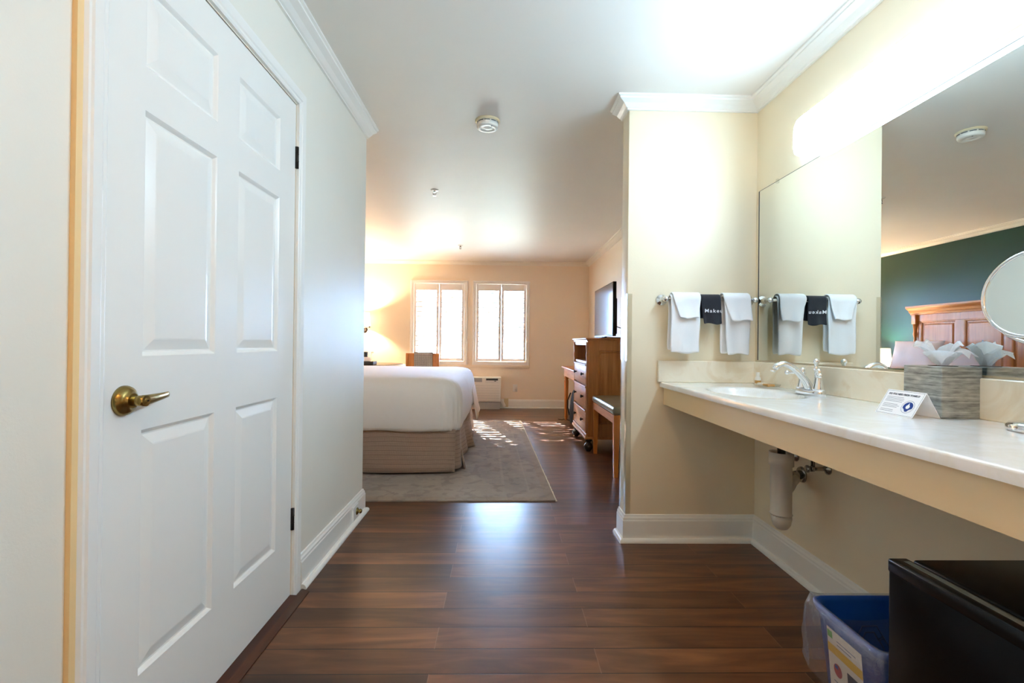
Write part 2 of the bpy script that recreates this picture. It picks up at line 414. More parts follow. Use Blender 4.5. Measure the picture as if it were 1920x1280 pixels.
# crown mouldings
def crown_prof(h=.058, o=.074):
    z = HC
    return [(0, z), (o, z), (o, z - .008), (o * .86, z - .012), (o * .86, z - .02), (o * .74, z - .024), (o * .5, z - h * .55), (o * .28, z - h * .82), (.012, z - h * .9), (.012, z - h), (0, z - h)]
struct(MB().sweep([(XL, YE + .004), (XL, YF)], crown_prof()).build('trim_1', 'trim_paint'))
struct(MB().sweep([(XR, YF), (XR, PY0), (PX, PY0), (PX, PY1)], crown_prof()).build('trim_2', 'trim_paint'))
struct(MB().sweep([(XBR, PY1), (XBR, YB), (XG, YB), (XG, YE), (XL - .12, YE)], crown_prof()).build('trim_3', 'trim_cream'))
# baseboards with a quarter-round shoe
BBP = [(0, 0), (.016, 0), (.016, .112), (.013, .118), (.013, .126), (.008, .134), (.006, .142), (0, .144)]
SHP = [(.016, 0), (.036, 0), (.0355, .008), (.031, .0155), (.024, .02), (.016, .0215)]
def base(name, path, m='trim_paint'):
    b = MB().sweep(path, BBP); b.sweep(path, SHP); return struct(b.build(name, m))
bl = base('baseboard_left', [(XL - .10, YE), (XL, YE), (XL, DY1 + .068)])
base('baseboard_left_near', [(XL, DY0 - .085), (XL, YF)])
base('baseboard_right', [(XR, YF), (XR, PY0), (PX, PY0), (PX, PY1)])
base('baseboard_bedroom', [(XBR, PY1), (XBR, YB), (XG, YB), (XG, YE), (XL - .12, YE)])
# raw cut end of the left shoe moulding
# door casing: profile across the wall, (distance from opening, out)
def casing(name, y_in, sgn, z1, m='trim_paint'):
    pr = [(0, 0), (0, .010), (.006, .0135), (.014, .0135), (.02, .017), (.044, .019), (.048, .0155), (.054, .0155), (.06, .010), (.06, 0)]
    return pr
cas = MB(); pr = casing('', 0, 1, 0)
yi0, yi1, zi = DY0 - .006, DY1 + .006, DZ + .008
path = [(yi0, 0, -1, 0), (yi0, zi, -1, 1), (yi1, zi, 1, 1), (yi1, 0, 1, 0)]
rows = [[(XL + o, y + d * sy, z + d * sz) for d, o in pr] for y, z, sy, sz in path]
cas.grid(rows, False, closeu=True)
struct(cas.build('trim_4', 'trim_paint'), 'white moulded casing around the six panel door', 'door casing')
struct(MB().box(XL, XL + .0105, yi0 - .0745, yi0 - .0605, 0, DZ + .07).build('trim_5', 'casing_warm_lit'), 'tan strip along the near edge of the door casing, coloured as warmly lit', 'trim')
jb = MB(); jb.box(XL - .12, XL, DY0 - o_, DY0 - .003, 0, DZ + o_); jb.box(XL - .12, XL, DY1 + .003, DY1 + o_, 0, DZ + o_); jb.box(XL - .12, XL, DY0 - o_, DY1 + o_, DZ + .003, DZ + o_)
jb.box(XL - .06, XL - .038, DY0 - .003, DY0 + .02, 0, DZ); jb.box(XL - .06, XL - .038, DY1 - .02, DY1 + .003, 0, DZ); jb.box(XL - .06, XL - .038, DY0, DY1, DZ - .02, DZ + .003)
struct(jb.build('trim_6', 'trim_cream'))
th = MB(); th.prism([(XL - .12, 0), (XL - .12, .012), (XL + .0, .012), (XL + .028, .011), (XL + .052, .003), (XL + .054, 0)], 'y', DY0 - .003, DY1 + .003)
th.prism([(XL + .024, 0), (XL + .024, .0125), (XL + .03, .0125), (XL + .058, .003), (XL + .058, 0)], 'y', DY0 - .04, DY1 + .05)
struct(th.build('trim_7', 'threshold_wood'), 'dark brown wooden threshold under the six panel door', 'threshold')

# six panel door
door = thing('door_1', (XL, (DY0 + DY1) / 2, .012), 'white six panel door with brass lever handle in the left wall', 'door'); struct(door)
d = MB(); X0 = XL - .002; pc = [(1.143, 1.428), (1.543, 1.822)]; pr_ = [(.254, .843), (1.02, 1.611), (1.715, 1.919)]
ys = [DY0, 1.143, 1.428, 1.543, 1.822, DY1]; zs = [.014, .254, .843, 1.02, 1.611, 1.715, 1.919, DZ]
for i in range(5):
    for j in range(7):
        y0, y1, z0, z1 = ys[i], ys[i + 1], zs[j], zs[j + 1]
        if i in (1, 3) and j in (1, 3, 5):
            rings = [(0, 0), (.004, .003), (.010, .009), (.014, .0095), (.040, .003), (.044, .0025)]
            pv = None
            for ins, dep in rings:
                q = [(X0 - dep, y0 + ins, z0 + ins), (X0 - dep, y1 - ins, z0 + ins), (X0 - dep, y1 - ins, z1 - ins), (X0 - dep, y0 + ins, z1 - ins)]
                if pv:
                    for k in range(4): d.face([pv[k], pv[(k + 1) % 4], q[(k + 1) % 4], q[k]])
                pv = q
            d.face(pv)
        else: d.face([(X0, y0, z0), (X0, y1, z0), (X0, y1, z1), (X0, y0, z1)])
x1 = X0 - .035
d.face([(x1, DY0, .014), (x1, DY0, DZ), (x1, DY1, DZ), (x1, DY1, .014)])
for a, b in (((DY0, .014), (DY1, .014)), ((DY1, .014), (DY1, DZ)), ((DY1, DZ), (DY0, DZ)), ((DY0, DZ), (DY0, .014))):
    d.face([(X0, *a), (X0, *b), (x1, *b), (x1, *a)])
leaf = d.build('door_leaf', 'trim_paint', door)
hd = MB(); hy, hz = 1.089, .920
hd.lathe((X0, hy, hz), [(.0345, 0), (.0345, .004), (.032, .010), (.024, .017), (.0165, .021), (.0165, .023)], (1, 0, 0), 32)
hdl = hd.build('handle_rose', 'brass', door)
lv = MB(); lv.cyl((X0 + .02, hy, hz), (X0 + .052, hy, hz), .0115, .0125, 20)
rows = []
for k in range(13):
    f = k / 12; y = hy - .013 + .115 * f; x = X0 + .045 - .016 * f * f; h = .0135 - .0065 * f; t_ = .0085 - .004 * f
    z = hz + .004 * f
    if k == 0: h *= .6; t_ *= .5
    rows.append([(x + t_ * math.cos(a), y, z + h * math.sin(a)) for a in [2 * PI * q / 14 for q in range(14)]])
vs = lv.grid(rows, True, closeu=True); lv.b.faces.new(vs[0][::-1]); lv.b.faces.new(vs[-1])
lvo = lv.build('lever', 'brass', door)
MB().cyl((X0 + .0525, hy + .004, hz), (X0 + .0545, hy + .004, hz), .0016, n=10).build('keyhole', 'black_plastic', lvo)
for z in (1.818, .325):
    h = MB(); h.cyl((X0 + .006, DY1 + .003, z - .045), (X0 + .006, DY1 + .003, z + .045), .0062, n=12)
    for q in range(1, 3): h.cyl((X0 + .006, DY1 + .003, z - .045 + .03 * q - .001), (X0 + .006, DY1 + .003, z - .045 + .03 * q + .001), .007, n=12)
    h.box(X0 - .002, X0 + .004, DY1 - .003, DY1 + .009, z - .045, z + .045)
    h.build('hinge', 'bronze_dark', door)
MB().box(X0 + .0005, X0 + .003, DY0 - .0045, DY0 + .0035, hz - .034, hz + .032, .001).build('latch_plate', 'brass', door)

# door stop on the left baseboard
ds = thing('door_stop', (XL + .016, 2.83, .035), 'brass door stop on a small white block on the left baseboard', 'door stop')
MB().box(XL + .0162, XL + .026, 2.69, 2.79, .03, .112, .002).build('block', 'trim_paint', ds)
MB().lathe((XL + .026, 2.755, .072), [(.021, 0), (.021, .003), (.014, .008), (.009, .012), (.013, .016), (.0135, .022), (.008, .028), (.001, .030)], (1, 0, 0), 20).build('bumper', 'brass', ds)

# clear corner guards on the partition
for nm, y, sy, z1 in (('trim_8', PY0, -1, 1.335), ('trim_9', PY1, 1, 1.325)):
    g = MB(); x = PX
    ya, yb = (y - .0025, y + .026) if sy < 0 else (y - .026, y + .0025)
    g.box(x - .0025, x - .0003, ya, yb, .146, z1)
    g.box(x - .0003, x + .026, *((y - .0025, y - .0003) if sy < 0 else (y + .0003, y + .0025)), .146, z1)
    struct(g.build(nm, 'clear_plastic'), 'clear plastic corner guard on the %s edge of the partition' % ('near' if sy < 0 else 'far'), 'corner guard')
# ================================================================== WINDOWS AND SHUTTERS
ext = MB()
for i, (a, b) in enumerate(WIN):
    wn = thing('window_%d' % (i + 1), ((a + b) / 2, YB + .08, WZ0), '', ''); del wn['label'], wn['category']; struct(wn)
    f = MB(); y0, y1 = YB + .09, YB + .13
    f.box(a, a + .035, y0, y1, WZ0, WZ1); f.box(b - .035, b, y0, y1, WZ0, WZ1); f.box(a, b, y0, y1, WZ0, WZ0 + .04); f.box(a, b, y0, y1, WZ1 - .04, WZ1)
    f.build('window_frame', 'shutter_white', wn)
    MB().box(a + .035, b - .035, YB + .108, YB + .112, WZ0 + .04, WZ1 - .04).build('pane', 'window_glass', wn)
    side = 'left' if i == 0 else 'right'
    sh = thing('plantation_shutter', ((a + b) / 2, YB, WZ0 - .04), 'white plantation shutters with open louvers on the %s window' % side, 'shutters', 'shutters on the back wall windows')
    fr = MB(); A, B = a - .045, b + .045; z0, z1 = WZ0 - .045, WZ1 + .04
    for x0, x1_, zz0, zz1 in ((A, a + .012, z0, z1), (b - .012, B, z0, z1), (a, b, z0, WZ0 + .012), (a, b, WZ1 - .012, z1)):
        fr.box(x0, x1_, YB - .022, YB - .001, zz0, zz1, .003)
    for x0, x1_, zz0, zz1 in ((A + .014, A + .024, z0 + .01, z1 - .01), (B - .024, B - .014, z0 + .01, z1 - .01), (A + .01, B - .01, z1 - .024, z1 - .014)):
        fr.box(x0, x1_, YB - .029, YB - .021, zz0, zz1, .003)
    fr.build('shutter_frame', 'shutter_white', sh)
    mid = (a + b) / 2
    for k, (p0, p1) in enumerate(((a + .014, mid - .002), (mid + .002, b - .014))):
        pn = MB(); sw = .042; y0, y1 = YB - .012, YB + .016; Z0, Z1 = WZ0 + .014, WZ1 - .014; r0, r1 = .807, 1.908
        pn.box(p0, p0 + sw, y0, y1, Z0, Z1, .002); pn.box(p1 - sw, p1, y0, y1, Z0, Z1, .002)
        pn.box(p0 + sw, p1 - sw, y0, y1, Z0, r0, .002); pn.box(p0 + sw, p1 - sw, y0, y1, r1, Z1, .002)
        po = pn.build('shutter_panel', 'shutter_white', sh)
        lo = MB(); n = 14; pitch = (r1 - r0) / n
        for q in range(n):
            zc = r0 + pitch * (q + .5); tilt = math.radians(-3 + 2 * (q == n - 1)); hw = .042
            if q == n - 1 and k == 0 and i == 0: tilt = math.radians(6)
            R = Matrix.Rotation(tilt, 3, 'X')
            prof = [(-hw, -.0065), (-hw, .0065), (0, .0075), (hw * .8, .006), (hw, 0), (hw * .8, -.006), (0, -.0075), (-hw * .8, -.006)]
            pp = [(YB + .002 + c * math.cos(tilt) - s_ * math.sin(tilt), zc + c * math.sin(tilt) + s_ * math.cos(tilt)) for c, s_ in prof]
            lo.prism(pp, 'x', p0 + sw + .001, p1 - sw - .001, True)
        lo.build('louvers', 'shutter_white', po)
struct(MB().box(WIN[0][0] - .045, WIN[1][1] + .05, YB - .03, YB, WZ0 - .085, WZ0 - .047, .004).build('trim_10', 'wall_paint'), 'painted ledge under both shuttered windows', 'window ledge')
# outdoors
struct(MB().box(-16, 16, YB + .4, 40, -.5, -.3).build('ground_outside', 'patio'))
tree = thing('tree', (-2.4, 12.6, -.3), 'leafy tree standing outside beyond the shuttered windows', 'tree')
MB().tube([(-2.4, 12.6, -.3), (-2.35, 12.55, 1.2), (-2.1, 12.3, 2.6), (-1.8, 12, 3.6)], [.14, .12, .1, .05]).build('trunk', 'bark', tree)
lf = MB()
for k in range(13000):
    a, b_ = random.uniform(0, 2 * PI), math.acos(random.uniform(-1, 1)); r = 1.0 * random.random() ** .45
    c = Vector((-1.7 + 2.1 * r * math.sin(b_) * math.cos(a), 11.9 + 1.1 * r * math.sin(b_) * math.sin(a), 4.75 + 1.25 * r * math.cos(b_)))
    if nz(c.x, c.y, c.z, 1.3) < -.16: continue
    u = Vector((random.gauss(0, 1), random.gauss(0, 1), random.gauss(0, .6))).normalized(); v = u.orthogonal().normalized(); l, ww = random.uniform(.06, .1), random.uniform(.03, .05)
    lf.face([c - u * l, c + v * ww, c + u * l, c - v * ww])
lf.build('foliage', 'leaf', tree)
# ================================================================== LAMPS OF THE PLACE
# vanity light bar
vl = thing('vanity_light', (XR, 1.47, 1.90), 'long glowing white wraparound light fixture above the mirror', 'light fixture')
y0, y1 = .83, 2.085; pz0, pz1 = 1.905, 2.078; D = .088
sec = []
def sec_pts(k):
    return [(XR - .036, pz0 + .020), (XR - D * .5, pz0 + .010), (XR - D * .7, pz0), (XR - D * .92, pz0 + .008), (XR - D, pz0 + .035), (XR - D, (pz0 + pz1) / 2), (XR - D * .99, pz1 - .035), (XR - D * .88, pz1 - .008), (XR - D * .65, pz1), (XR - .036, pz1)]
rows = []
cz = (pz0 + pz1) / 2
for y, sc0 in [(y0, .72), (y0 + .006, .86), (y0 + .02, .96), (y0 + .045, 1), (y1 - .045, 1), (y1 - .02, .96), (y1 - .006, .86), (y1, .72)]:
    rows.append([(XR - .003 - (XR - .003 - x) * (.35 + .65 * sc0 if sc0 < 1 else 1), y, cz + (z - cz) * sc0) for x, z in sec_pts(0)])
df = MB(); df.grid([r[2:8] for r in rows], True); df.build('diffuser_front', 'light_diffuser', vl)
df = MB(); df.grid([r[:3] for r in rows], True); df.grid([r[7:] for r in rows], True); df.face(rows[0]); df.face(rows[-1]); df.build('diffuser_sides', 'light_diffuser_side', vl)
MB().box(XR - .036, XR - .0005, y0 + .012, y1 - .012, pz0 + .022, pz1 + .002, .003).build('housing', 'trim_paint', vl)
# entry lamp behind the camera
el = thing('ceiling_lamp', (.25, -.35, HC), 'warm round glass ceiling lamp in the entry behind the camera', 'ceiling lamp')
MB().lathe((.25, -.35, HC - .0005), [(.15, 0), (.15, .02), (.14, .022)], (0, 0, -1), 32).build('base_plate', 'chrome_worn', el)
MB().lathe((.25, -.35, HC - .022), [(.14, 0), (.135, .03), (.11, .06), (.06, .08), (.005, .086)], (0, 0, -1), 32).build('glass_bowl', 'lamp_shade_entry', el)
# sconce on back wall
def point(name, loc, col, w, r=.03):
    L = bpy.data.lights.new(name, 'POINT'); L.color = col; L.energy = w; L.shadow_soft_size = r
    o = bpy.data.objects.new(name, L); COL.objects.link(o); o.location = loc; return o
def drum(cx, cy, z0, z1, r0, r1, parent):
    b = MB(); n = 36
    rows = [[(cx + r * math.cos(2 * PI * k / n), cy + r * math.sin(2 * PI * k / n), z) for k in range(n)] for r, z in ((r0, z0), (r1, z1), (r1 - .002, z1), (r0 - .002, z0))]
    b.grid(rows, True, closeu=True, closev=True); return b.build('lamp_shade', 'lamp_shade', parent)
scx, scy = -2.23, 7.42
sc_ = thing('wall_lamp', (scx, YB, 1.2), 'swing arm wall lamp with lit drum shade on the back wall', 'wall lamp')
drum(scx, scy, 1.305, 1.515, .16, .14, sc_)
MB().tube([(scx, YB - .01, 1.25), (scx - .02, 7.56, 1.25), (scx + .03, 7.45, 1.262), (scx + .12, 7.40, 1.285), (scx + .158, 7.38, 1.29)], .007).box(scx + .152, scx + .166, 7.372, 7.388, 1.276, 1.305, .003).build('arm', 'bronze_dark', sc_)
MB().lathe((scx, YB - .0005, 1.25), [(.05, 0), (.045, .012), (.02, .018)], (0, -1, 0), 24).build('wall_plate', 'bronze_dark', sc_)
MB().cyl((scx, scy, 1.28), (scx, scy, 1.37), .009).build('socket', 'bronze_dark', sc_)
point('wall_lamp_bulb', (scx, scy, 1.43), (1, .70, .47), 42)
# table lamp (seen in the mirror)
tx, ty = -2.34, 6.25
tl = thing('table_lamp', (tx, ty, .62), 'lit table lamp with cream drum shade on nightstand beside headboard', 'table lamp')
drum(tx, ty, .80, 1.045, .165, .14, tl)
MB().lathe((tx, ty, .622), [(.075, 0), (.075, .012), (.02, .03), (.045, .08), (.05, .12), (.02, .19), (.012, .27)], (0, 0, 1), 24).build('lamp_base', 'bronze_dark', tl)
point('table_lamp_bulb', (tx, ty, .94), (1, .70, .47), 20)
# ================================================================== VANITY
CZ, CX = .859, XR - .523
ct = thing('vanity_counter', (CX, 1.5, CZ - .03), 'glossy cream marble vanity counter with integral oval sink', 'vanity counter')
CY0, CY1 = .42, PY0 - .0005
sx, sy_, ax, ay = 1.105, 2.03, .165, .235
def cz_at(x, y):
    r = math.sqrt(((x - sx) / ax) ** 2 + ((y - sy_) / ay) ** 2)
    if r >= 1.12: return CZ
    if r >= 1.0: q = (1.12 - r) / .12; return CZ - .004 * q * q * (3 - 2 * q)
    q = 1 - r; return CZ - .004 - .135 * (1 - r ** 2.6) ** .75
nx_, ny_ = 66, 170
ysn = []
y = CY0
ylist = [CY0 + (1.70 - CY0) * k / 12 for k in range(12)] + [1.70 + (2.36 - 1.70) * k / 110 for k in range(110)] + [2.36, 2.44, CY1]
xlist = [CX + (.91 - CX) * k / 4 for k in range(4)] + [.91 + (1.30 - .91) * k / 66 for k in range(66)] + [1.30, 1.34, XR - .0005]
top = MB(); rows = [[(x, y, cz_at(x, y)) for x in xlist] for y in ylist]
rows = [[(r[0][0] + .004, r[0][1], CZ)] + r[1:] for r in rows]
rows = [[(CX, r[0][1], CZ - .026), (CX - .001, r[0][1], CZ - .006), (CX + .001, r[0][1], CZ - .0015)] + r for r in rows]
top.grid(rows, True)
top.box(CX + .001, CX + .03, CY0, CY1, CZ - .026, CZ - .022)
top.face([rows[0][0], rows[0][1], rows[0][2]] + [(x, CY0, CZ) for x in (CX + .004, XR - .0005)] + [(XR - .0005, CY0, CZ - .026)])
to = top.build('countertop', 'marble', ct)
bw = MB()   # underside of the bowl
rows = []
for k in range(9):
    f = k / 8; r = 1.06 * (1 - f * .97); z = CZ - .026 - .13 * (1 - (1 - f) ** 2.4) ** .75 - .004
    rows.append([(sx + ax * r * math.cos(2 * PI * q / 28), sy_ + ay * r * math.sin(2 * PI * q / 28), z) for q in range(28)])
bw.grid(rows, True, closeu=True); bw.build('bowl_underside', 'marble', ct)
MB().lathe((sx, sy_, cz_at(sx, sy_) + .001), [(.024, 0), (.024, .003), (.018, .004), (.016, .001)], (0, 0, 1), 20).build('drain_ring', 'chrome', ct)
MB().box(XR - .02, XR - .0004, CY0, CY1 - .02, CZ, .976, .003).build('backsplash', 'marble_splash', ct)
MB().box(CX - .015, XR - .0004, CY1 - .02, CY1 - .0004, CZ + .0003, .976, .003).build('backsplash', 'marble_splash', ct)
MB().box(CX + .02, CX + .04, CY0, CY1 - .001, .738, CZ - .0265).build('apron', 'apron', ct)
MB().box(CX + .04, XR - .001, CY1 - .021, CY1 - .002, .738, CZ - .0265).build('support_cleat', 'apron', ct)

# big mirror
mr = thing('wall_mirror', (XR, 1.4, .984), 'large frameless mirror on the wall behind the counter', 'mirror')
MB().box(XR - .006, XR - .0008, .45, 2.488, .984, 1.889).build('glass', 'mirror', mr)
MB().box(XR - .008, XR - .0004, 2.488, 2.4905, .984, 1.889).build('edge_strip', 'dark_grey', mr)
MB().box(XR - .0068, XR - .0004, .45, 2.488, 1.889, 1.8905).build('top_edge', 'dark_grey', mr)
for y in (2.323, .9): MB().box(XR - .012, XR - .0004, y - .008, y + .008, 1.878, 1.9, .002).build('mirror_clip', 'clear_plastic', mr)

# faucet
FX, FY = 1.292, 1.935
fc = thing('faucet', (FX, FY, CZ), 'chrome two lever bathroom faucet behind the oval sink', 'faucet')
b = MB(); rows = []
for z, s in ((0, 1), (.012, 1), (.02, .93), (.024, .8)):
    rows.append([(FX + .026 * s * math.cos(a), FY + (.052 if math.sin(a) > 0 else -.052) * (1 if abs(math.sin(a)) > .02 else 0) + .027 * s * math.sin(a), CZ + z) for a in [2 * PI * (q + .5) / 36 for q in range(36)]])
vs = b.grid(rows, True, closeu=True); b.b.faces.new(vs[-1]); b.b.faces.new(vs[0][::-1]); b.build('base_plate', 'chrome', fc)
sp = MB(); sp.tube([(FX - .002, FY, CZ + .015), (FX - .012, FY, CZ + .05), (FX - .045, FY, CZ + .088), (FX - .085, FY, CZ + .122), (FX - .115, FY, CZ + .132), (FX - .14, FY - .001, CZ + .122), (FX - .156, FY - .002, CZ + .104)],
                [.019, .0165, .0135, .0125, .0125, .013, .0145], 16)
sp.cyl((FX - .158, FY, CZ + .101), (FX - .161, FY, CZ + .094), .011, .0105); subsurf(sp.build('spout', 'chrome', fc), 1)
for s in (-1, 1):
    h = MB(); hy_ = FY + s * .051
    h.lathe((FX, hy_, CZ + .022), [(.023, 0), (.0225, .008), (.017, .03), (.0135, .05), (.0125, .058), (.015, .062), (.0135, .068), (.009, .074), (.011, .08), (.006, .088), (.001, .09)], (0, 0, 1), 24)
    ho = h.build('handle_post', 'chrome', fc)
    l = MB(); l.tube([(FX, hy_, CZ + .09), (FX - .012, hy_ + s * .016, CZ + .088), (FX - .022, hy_ + s * .034, CZ + .086), (FX - .03, hy_ + s * .05, CZ + .086)], [.006, .0055, .0045, .0065], 12)
    l.ball((FX - .034, hy_ + s * .056, CZ + .086), .0095); l.build('lever', 'chrome', ho)
r = MB(); r.lathe((FX + .024, FY, CZ + .02), [(.006, 0), (.006, .08), (.012, .086), (.007, .094), (.007, .108), (.012, .114), (.012, .124), (.006, .13), (.001, .132)], (0, 0, 1), 16); r.build('lift_rod', 'chrome', fc)

# soap things in the far corner
bt = thing('shampoo_bottle', (1.345, 2.42, CZ), 'small white lotion bottle with brown print in the counter corner', 'bottle')
MB().lathe((1.338, 2.42, CZ + .0005), [(.0135, 0), (.0145, .003), (.0145, .034), (.008, .041), (.0085, .042), (.0085, .062), (.007, .063)], (0, 0, 1), 20).build('bottle_body', 'plastic_white', bt)
MB().lathe((1.338, 2.42, CZ + .006), [(.0149, 0), (.0149, .016)], (0, 0, 1), 20, caps=False).build('printed_band', 'soap_brown', bt)
dsh = thing('soap_dish', (1.3, 2.27, CZ), 'clear shallow dish holding wrapped soaps left of the faucet', 'dish')
MB().lathe((1.30, 2.27, CZ + .0006), [(.035, 0), (.055, .004), (.062, .014), (.06, .014), (.052, .0055), (.004, .003)], (0, 0, 1), 28).build('dish_body', 'clear_plastic', dsh)
tag(MB().box(1.275, 1.31, 2.275, 2.315, CZ + .0062, CZ + .019, .004, 2).build('wrapped_soap', 'soap_pack'), 'cream wrapped soap bar in the clear dish, farther one', 'soap')
sp2 = tag(MB().box(1.272, 1.31, 2.215, 2.262, CZ + .0062, CZ + .018, .004, 2).build('wrapped_soap', 'soap_brown'), 'brown wrapped soap bar in the clear dish, nearer one', 'soap')

# tissue box
TX, TY, TS, TH = 1.25, 1.305, .119, .148
tb = thing('tissue_box', (TX + TS / 2, TY + TS / 2, CZ), 'square brushed grey tissue box cover with tissues sticking out', 'tissue box')
b = MB(); e = .0025; h = TH
b.box(TX, TX + TS, TY, TY + TS + .008, CZ + .0005, CZ + h, e, 2)
b.build('box_cover', 'brushed_box', tb)
MB().lathe((TX + TS / 2, TY + TS / 2, CZ + h), [(.034, 0), (.034, .0012), (.028, .0012)], (0, 0, 1), 28).build('opening_rim', 'black_plastic', tb)
ts = MB(); cx, cy, cz = TX + TS / 2, TY + TS / 2, CZ + h
def sheet(ang, reach, height, width, tipw, droop, seed):
    rows = []
    for i in range(6):
        f = i / 5; row = []
        for j in range(5):
            g = (j / 4 - .5) * 2; wdt = (.012 + (width - .012) * math.sin(f * PI * .62)) * g * (1 - (1 - tipw) * max(0, f - .5) * 2)
            rr = .003 + reach * f + .008 * abs(g) * f; zz = height * math.sin(f * PI / 2) - droop * f ** 3 - abs(g) * height * .22 * f + .005 * nz(i * .7 + seed, j * .7, seed, 1)
            row.append((cx + math.cos(ang) * rr - math.sin(ang) * wdt, cy + math.sin(ang) * rr + math.cos(ang) * wdt, cz + .001 + max(zz, .001)))
        rows.append(row)
    ts.grid(rows, False)
sheet(PI * .86, .060, .074, .026, .15, 0, 1); sheet(PI * .70, .036, .080, .018, .1, 0, 5); sheet(PI * 1.2, .040, .050, .040, .9, 0, 2); sheet(-PI * .24, .034, .078, .036, .95, .002, 3)
sheet(-PI * .42, .066, .070, .030, .7, .030, 4); sheet(PI * .1, .030, .070, .030, .8, 0, 6)
ts.build('tissue_sheets', 'tissue_paper', tb)

# tent card
cd = thing('tent_card', (1.2, 1.37, CZ), 'white folded towel notice card standing before the tissue box', 'card')
c0, c1, cxA, cxM, cxB, ch = 1.305, 1.437, 1.165, 1.208, 1.247, .072
b = MB(); th_ = .0008
b.face([(cxA, c0, CZ + .0006), (cxA, c1, CZ + .0006), (cxM, c1, CZ + ch), (cxM, c0, CZ + ch)]); b.face([(cxB, c0, CZ + .0006), (cxM, c0, CZ + ch), (cxM, c1, CZ + ch), (cxB, c1, CZ + .0006)])
solid(b.build('card_stock', 'paper_white', cd), .0009)
xd = Vector((0, -1, 0)); yd = Vector((cxM - cxA, 0, ch)).normalized(); nn = xd.cross(yd); O = Vector((cxA, c1, CZ)) + nn * .0009; HL = math.hypot(cxM - cxA, ch); WL = c1 - c0
def cp(u, v, k=0): return O + xd * u + yd * v + nn * k
def crect(mb, u0, u1, v0, v1, k=0): mb.face([cp(u0, v0, k), cp(u1, v0, k), cp(u1, v1, k), cp(u0, v1, k)])
b = MB(); q = .0007; m_ = .003
for u0, u1, v0, v1 in ((m_, WL - m_, m_, m_ + q), (m_, WL - m_, HL - m_ - q, HL - m_), (m_, m_ + q, m_, HL - m_), (WL - m_ - q, WL - m_, m_, HL - m_)): crect(b, u0, u1, v0, v1)
b.build('border_line', 'print_dark', cd)
text_mesh('heading', 'DO YOU NEED FRESH TOWELS?', .0085, 'print_dark', cd, cp(.012, HL - .0165), xd, yd, width=.105)
b = MB()
for k, L_ in enumerate((.058, .062, .063, .060, 0, .05, .058, .052, 0, .045, .046)):
    if L_: crect(b, .012, .012 + L_, HL - .0245 - .0048 * k, HL - .0234 - .0048 * k)
b.build('small_print', 'print_grey', cd)
b = MB(); lu, lvv, R_ = .099, .033, .0205
def disc(mb, r, k, sx_=1, n=32, r2=None):
    if r2 is None: mb.face([cp(lu + r * math.cos(2 * PI * i / n) * sx_, lvv + r * math.sin(2 * PI * i / n), k) for i in range(n)])
    else:
        for i in range(n):
            a0, a1 = 2 * PI * i / n, 2 * PI * (i + 1) / n
            mb.face([cp(lu + r * math.cos(a0), lvv + r * math.sin(a0), k), cp(lu + r * math.cos(a1), lvv + r * math.sin(a1), k), cp(lu + r2 * math.cos(a1), lvv + r2 * math.sin(a1), k), cp(lu + r2 * math.cos(a0), lvv + r2 * math.sin(a0), k)])
disc(b, R_, .0001, r2=R_ - .0008); disc(b, R_ * .78, .0001)
lg = b.build('round_emblem', 'print_blue', cd)
b = MB(); b.face([cp(lu + .0065 * math.sin(a) * (1 if a < PI else 1) * (1 - .0 * a), lvv + .0065 * math.cos(a) + (.007 if abs(math.cos(a) - 1) < .01 else 0), .0003) for a in [2 * PI * i / 16 for i in range(16)]])
for s in (-1, 1): b.face([cp(lu + s * .0155, lvv - .004, .0003), cp(lu + s * .0085, lvv - .009, .0003), cp(lu + s * .003, lvv - .0155, .0003), cp(lu + s * .0085, lvv - .0135, .0003), cp(lu + s * .0125, lvv - .0095, .0003)])
b.build('droplet_mark', 'paper_white', lg)

# magnifying mirror
vm = thing('vanity_mirror', (1.29, 1.115, CZ), 'round chrome magnifying mirror standing on the counter at right', 'mirror')
mc = Vector((1.285, 1.105, 1.195)); MRR = .108; mn = Vector((-1, -.12, .10)).normalized()
MB().lathe((1.306, 1.102, CZ + .0005), [(.062, 0), (.064, .004), (.064, .014), (.059, .02), (.03, .024), (.012, .03), (.009, .05)], (0, 0, 1), 40).build('base', 'chrome', vm)
MB().tube([(1.306, 1.102, CZ + .03), (1.303, 1.104, .96), (1.297, 1.107, 1.07)], .006).build('stem', 'chrome', vm)
yv = Vector((0, 1, 0)); yk = MB()
yk.tube([(1.295 + .002, 1.105 + (MRR + .013) * math.cos(a), 1.195 + (MRR + .013) * math.sin(a)) for a in [PI + PI * k / 24 for k in range(25)]], .0045, 10)
yk.build('yoke', 'chrome', vm)
for s in (-1, 1): MB().ball((1.293, 1.105 + s * (MRR + .016), 1.195), .008, 10).build('pivot_knob', 'chrome', vm)
fr = MB(); fr.lathe(mc - mn * .009, [(MRR - .006, -.001), (MRR + .001, 0), (MRR + .004, .008), (MRR + .001, .016), (MRR - .006, .017), (MRR - .006, .010)], mn, 48, caps=False); fr.build('mirror_rim', 'chrome', vm)
MB().lathe(mc + mn * .004, [(MRR - .005, 0), (MRR * .6, -.0002), (.001, -.0004)], mn, 48, caps=False).build('mirror_glass', 'mirror', vm)
MB().lathe(mc - mn * .007, [(MRR - .005, 0), (.001, 0)], mn, 48, caps=False).build('rear_glass', 'mirror', vm)

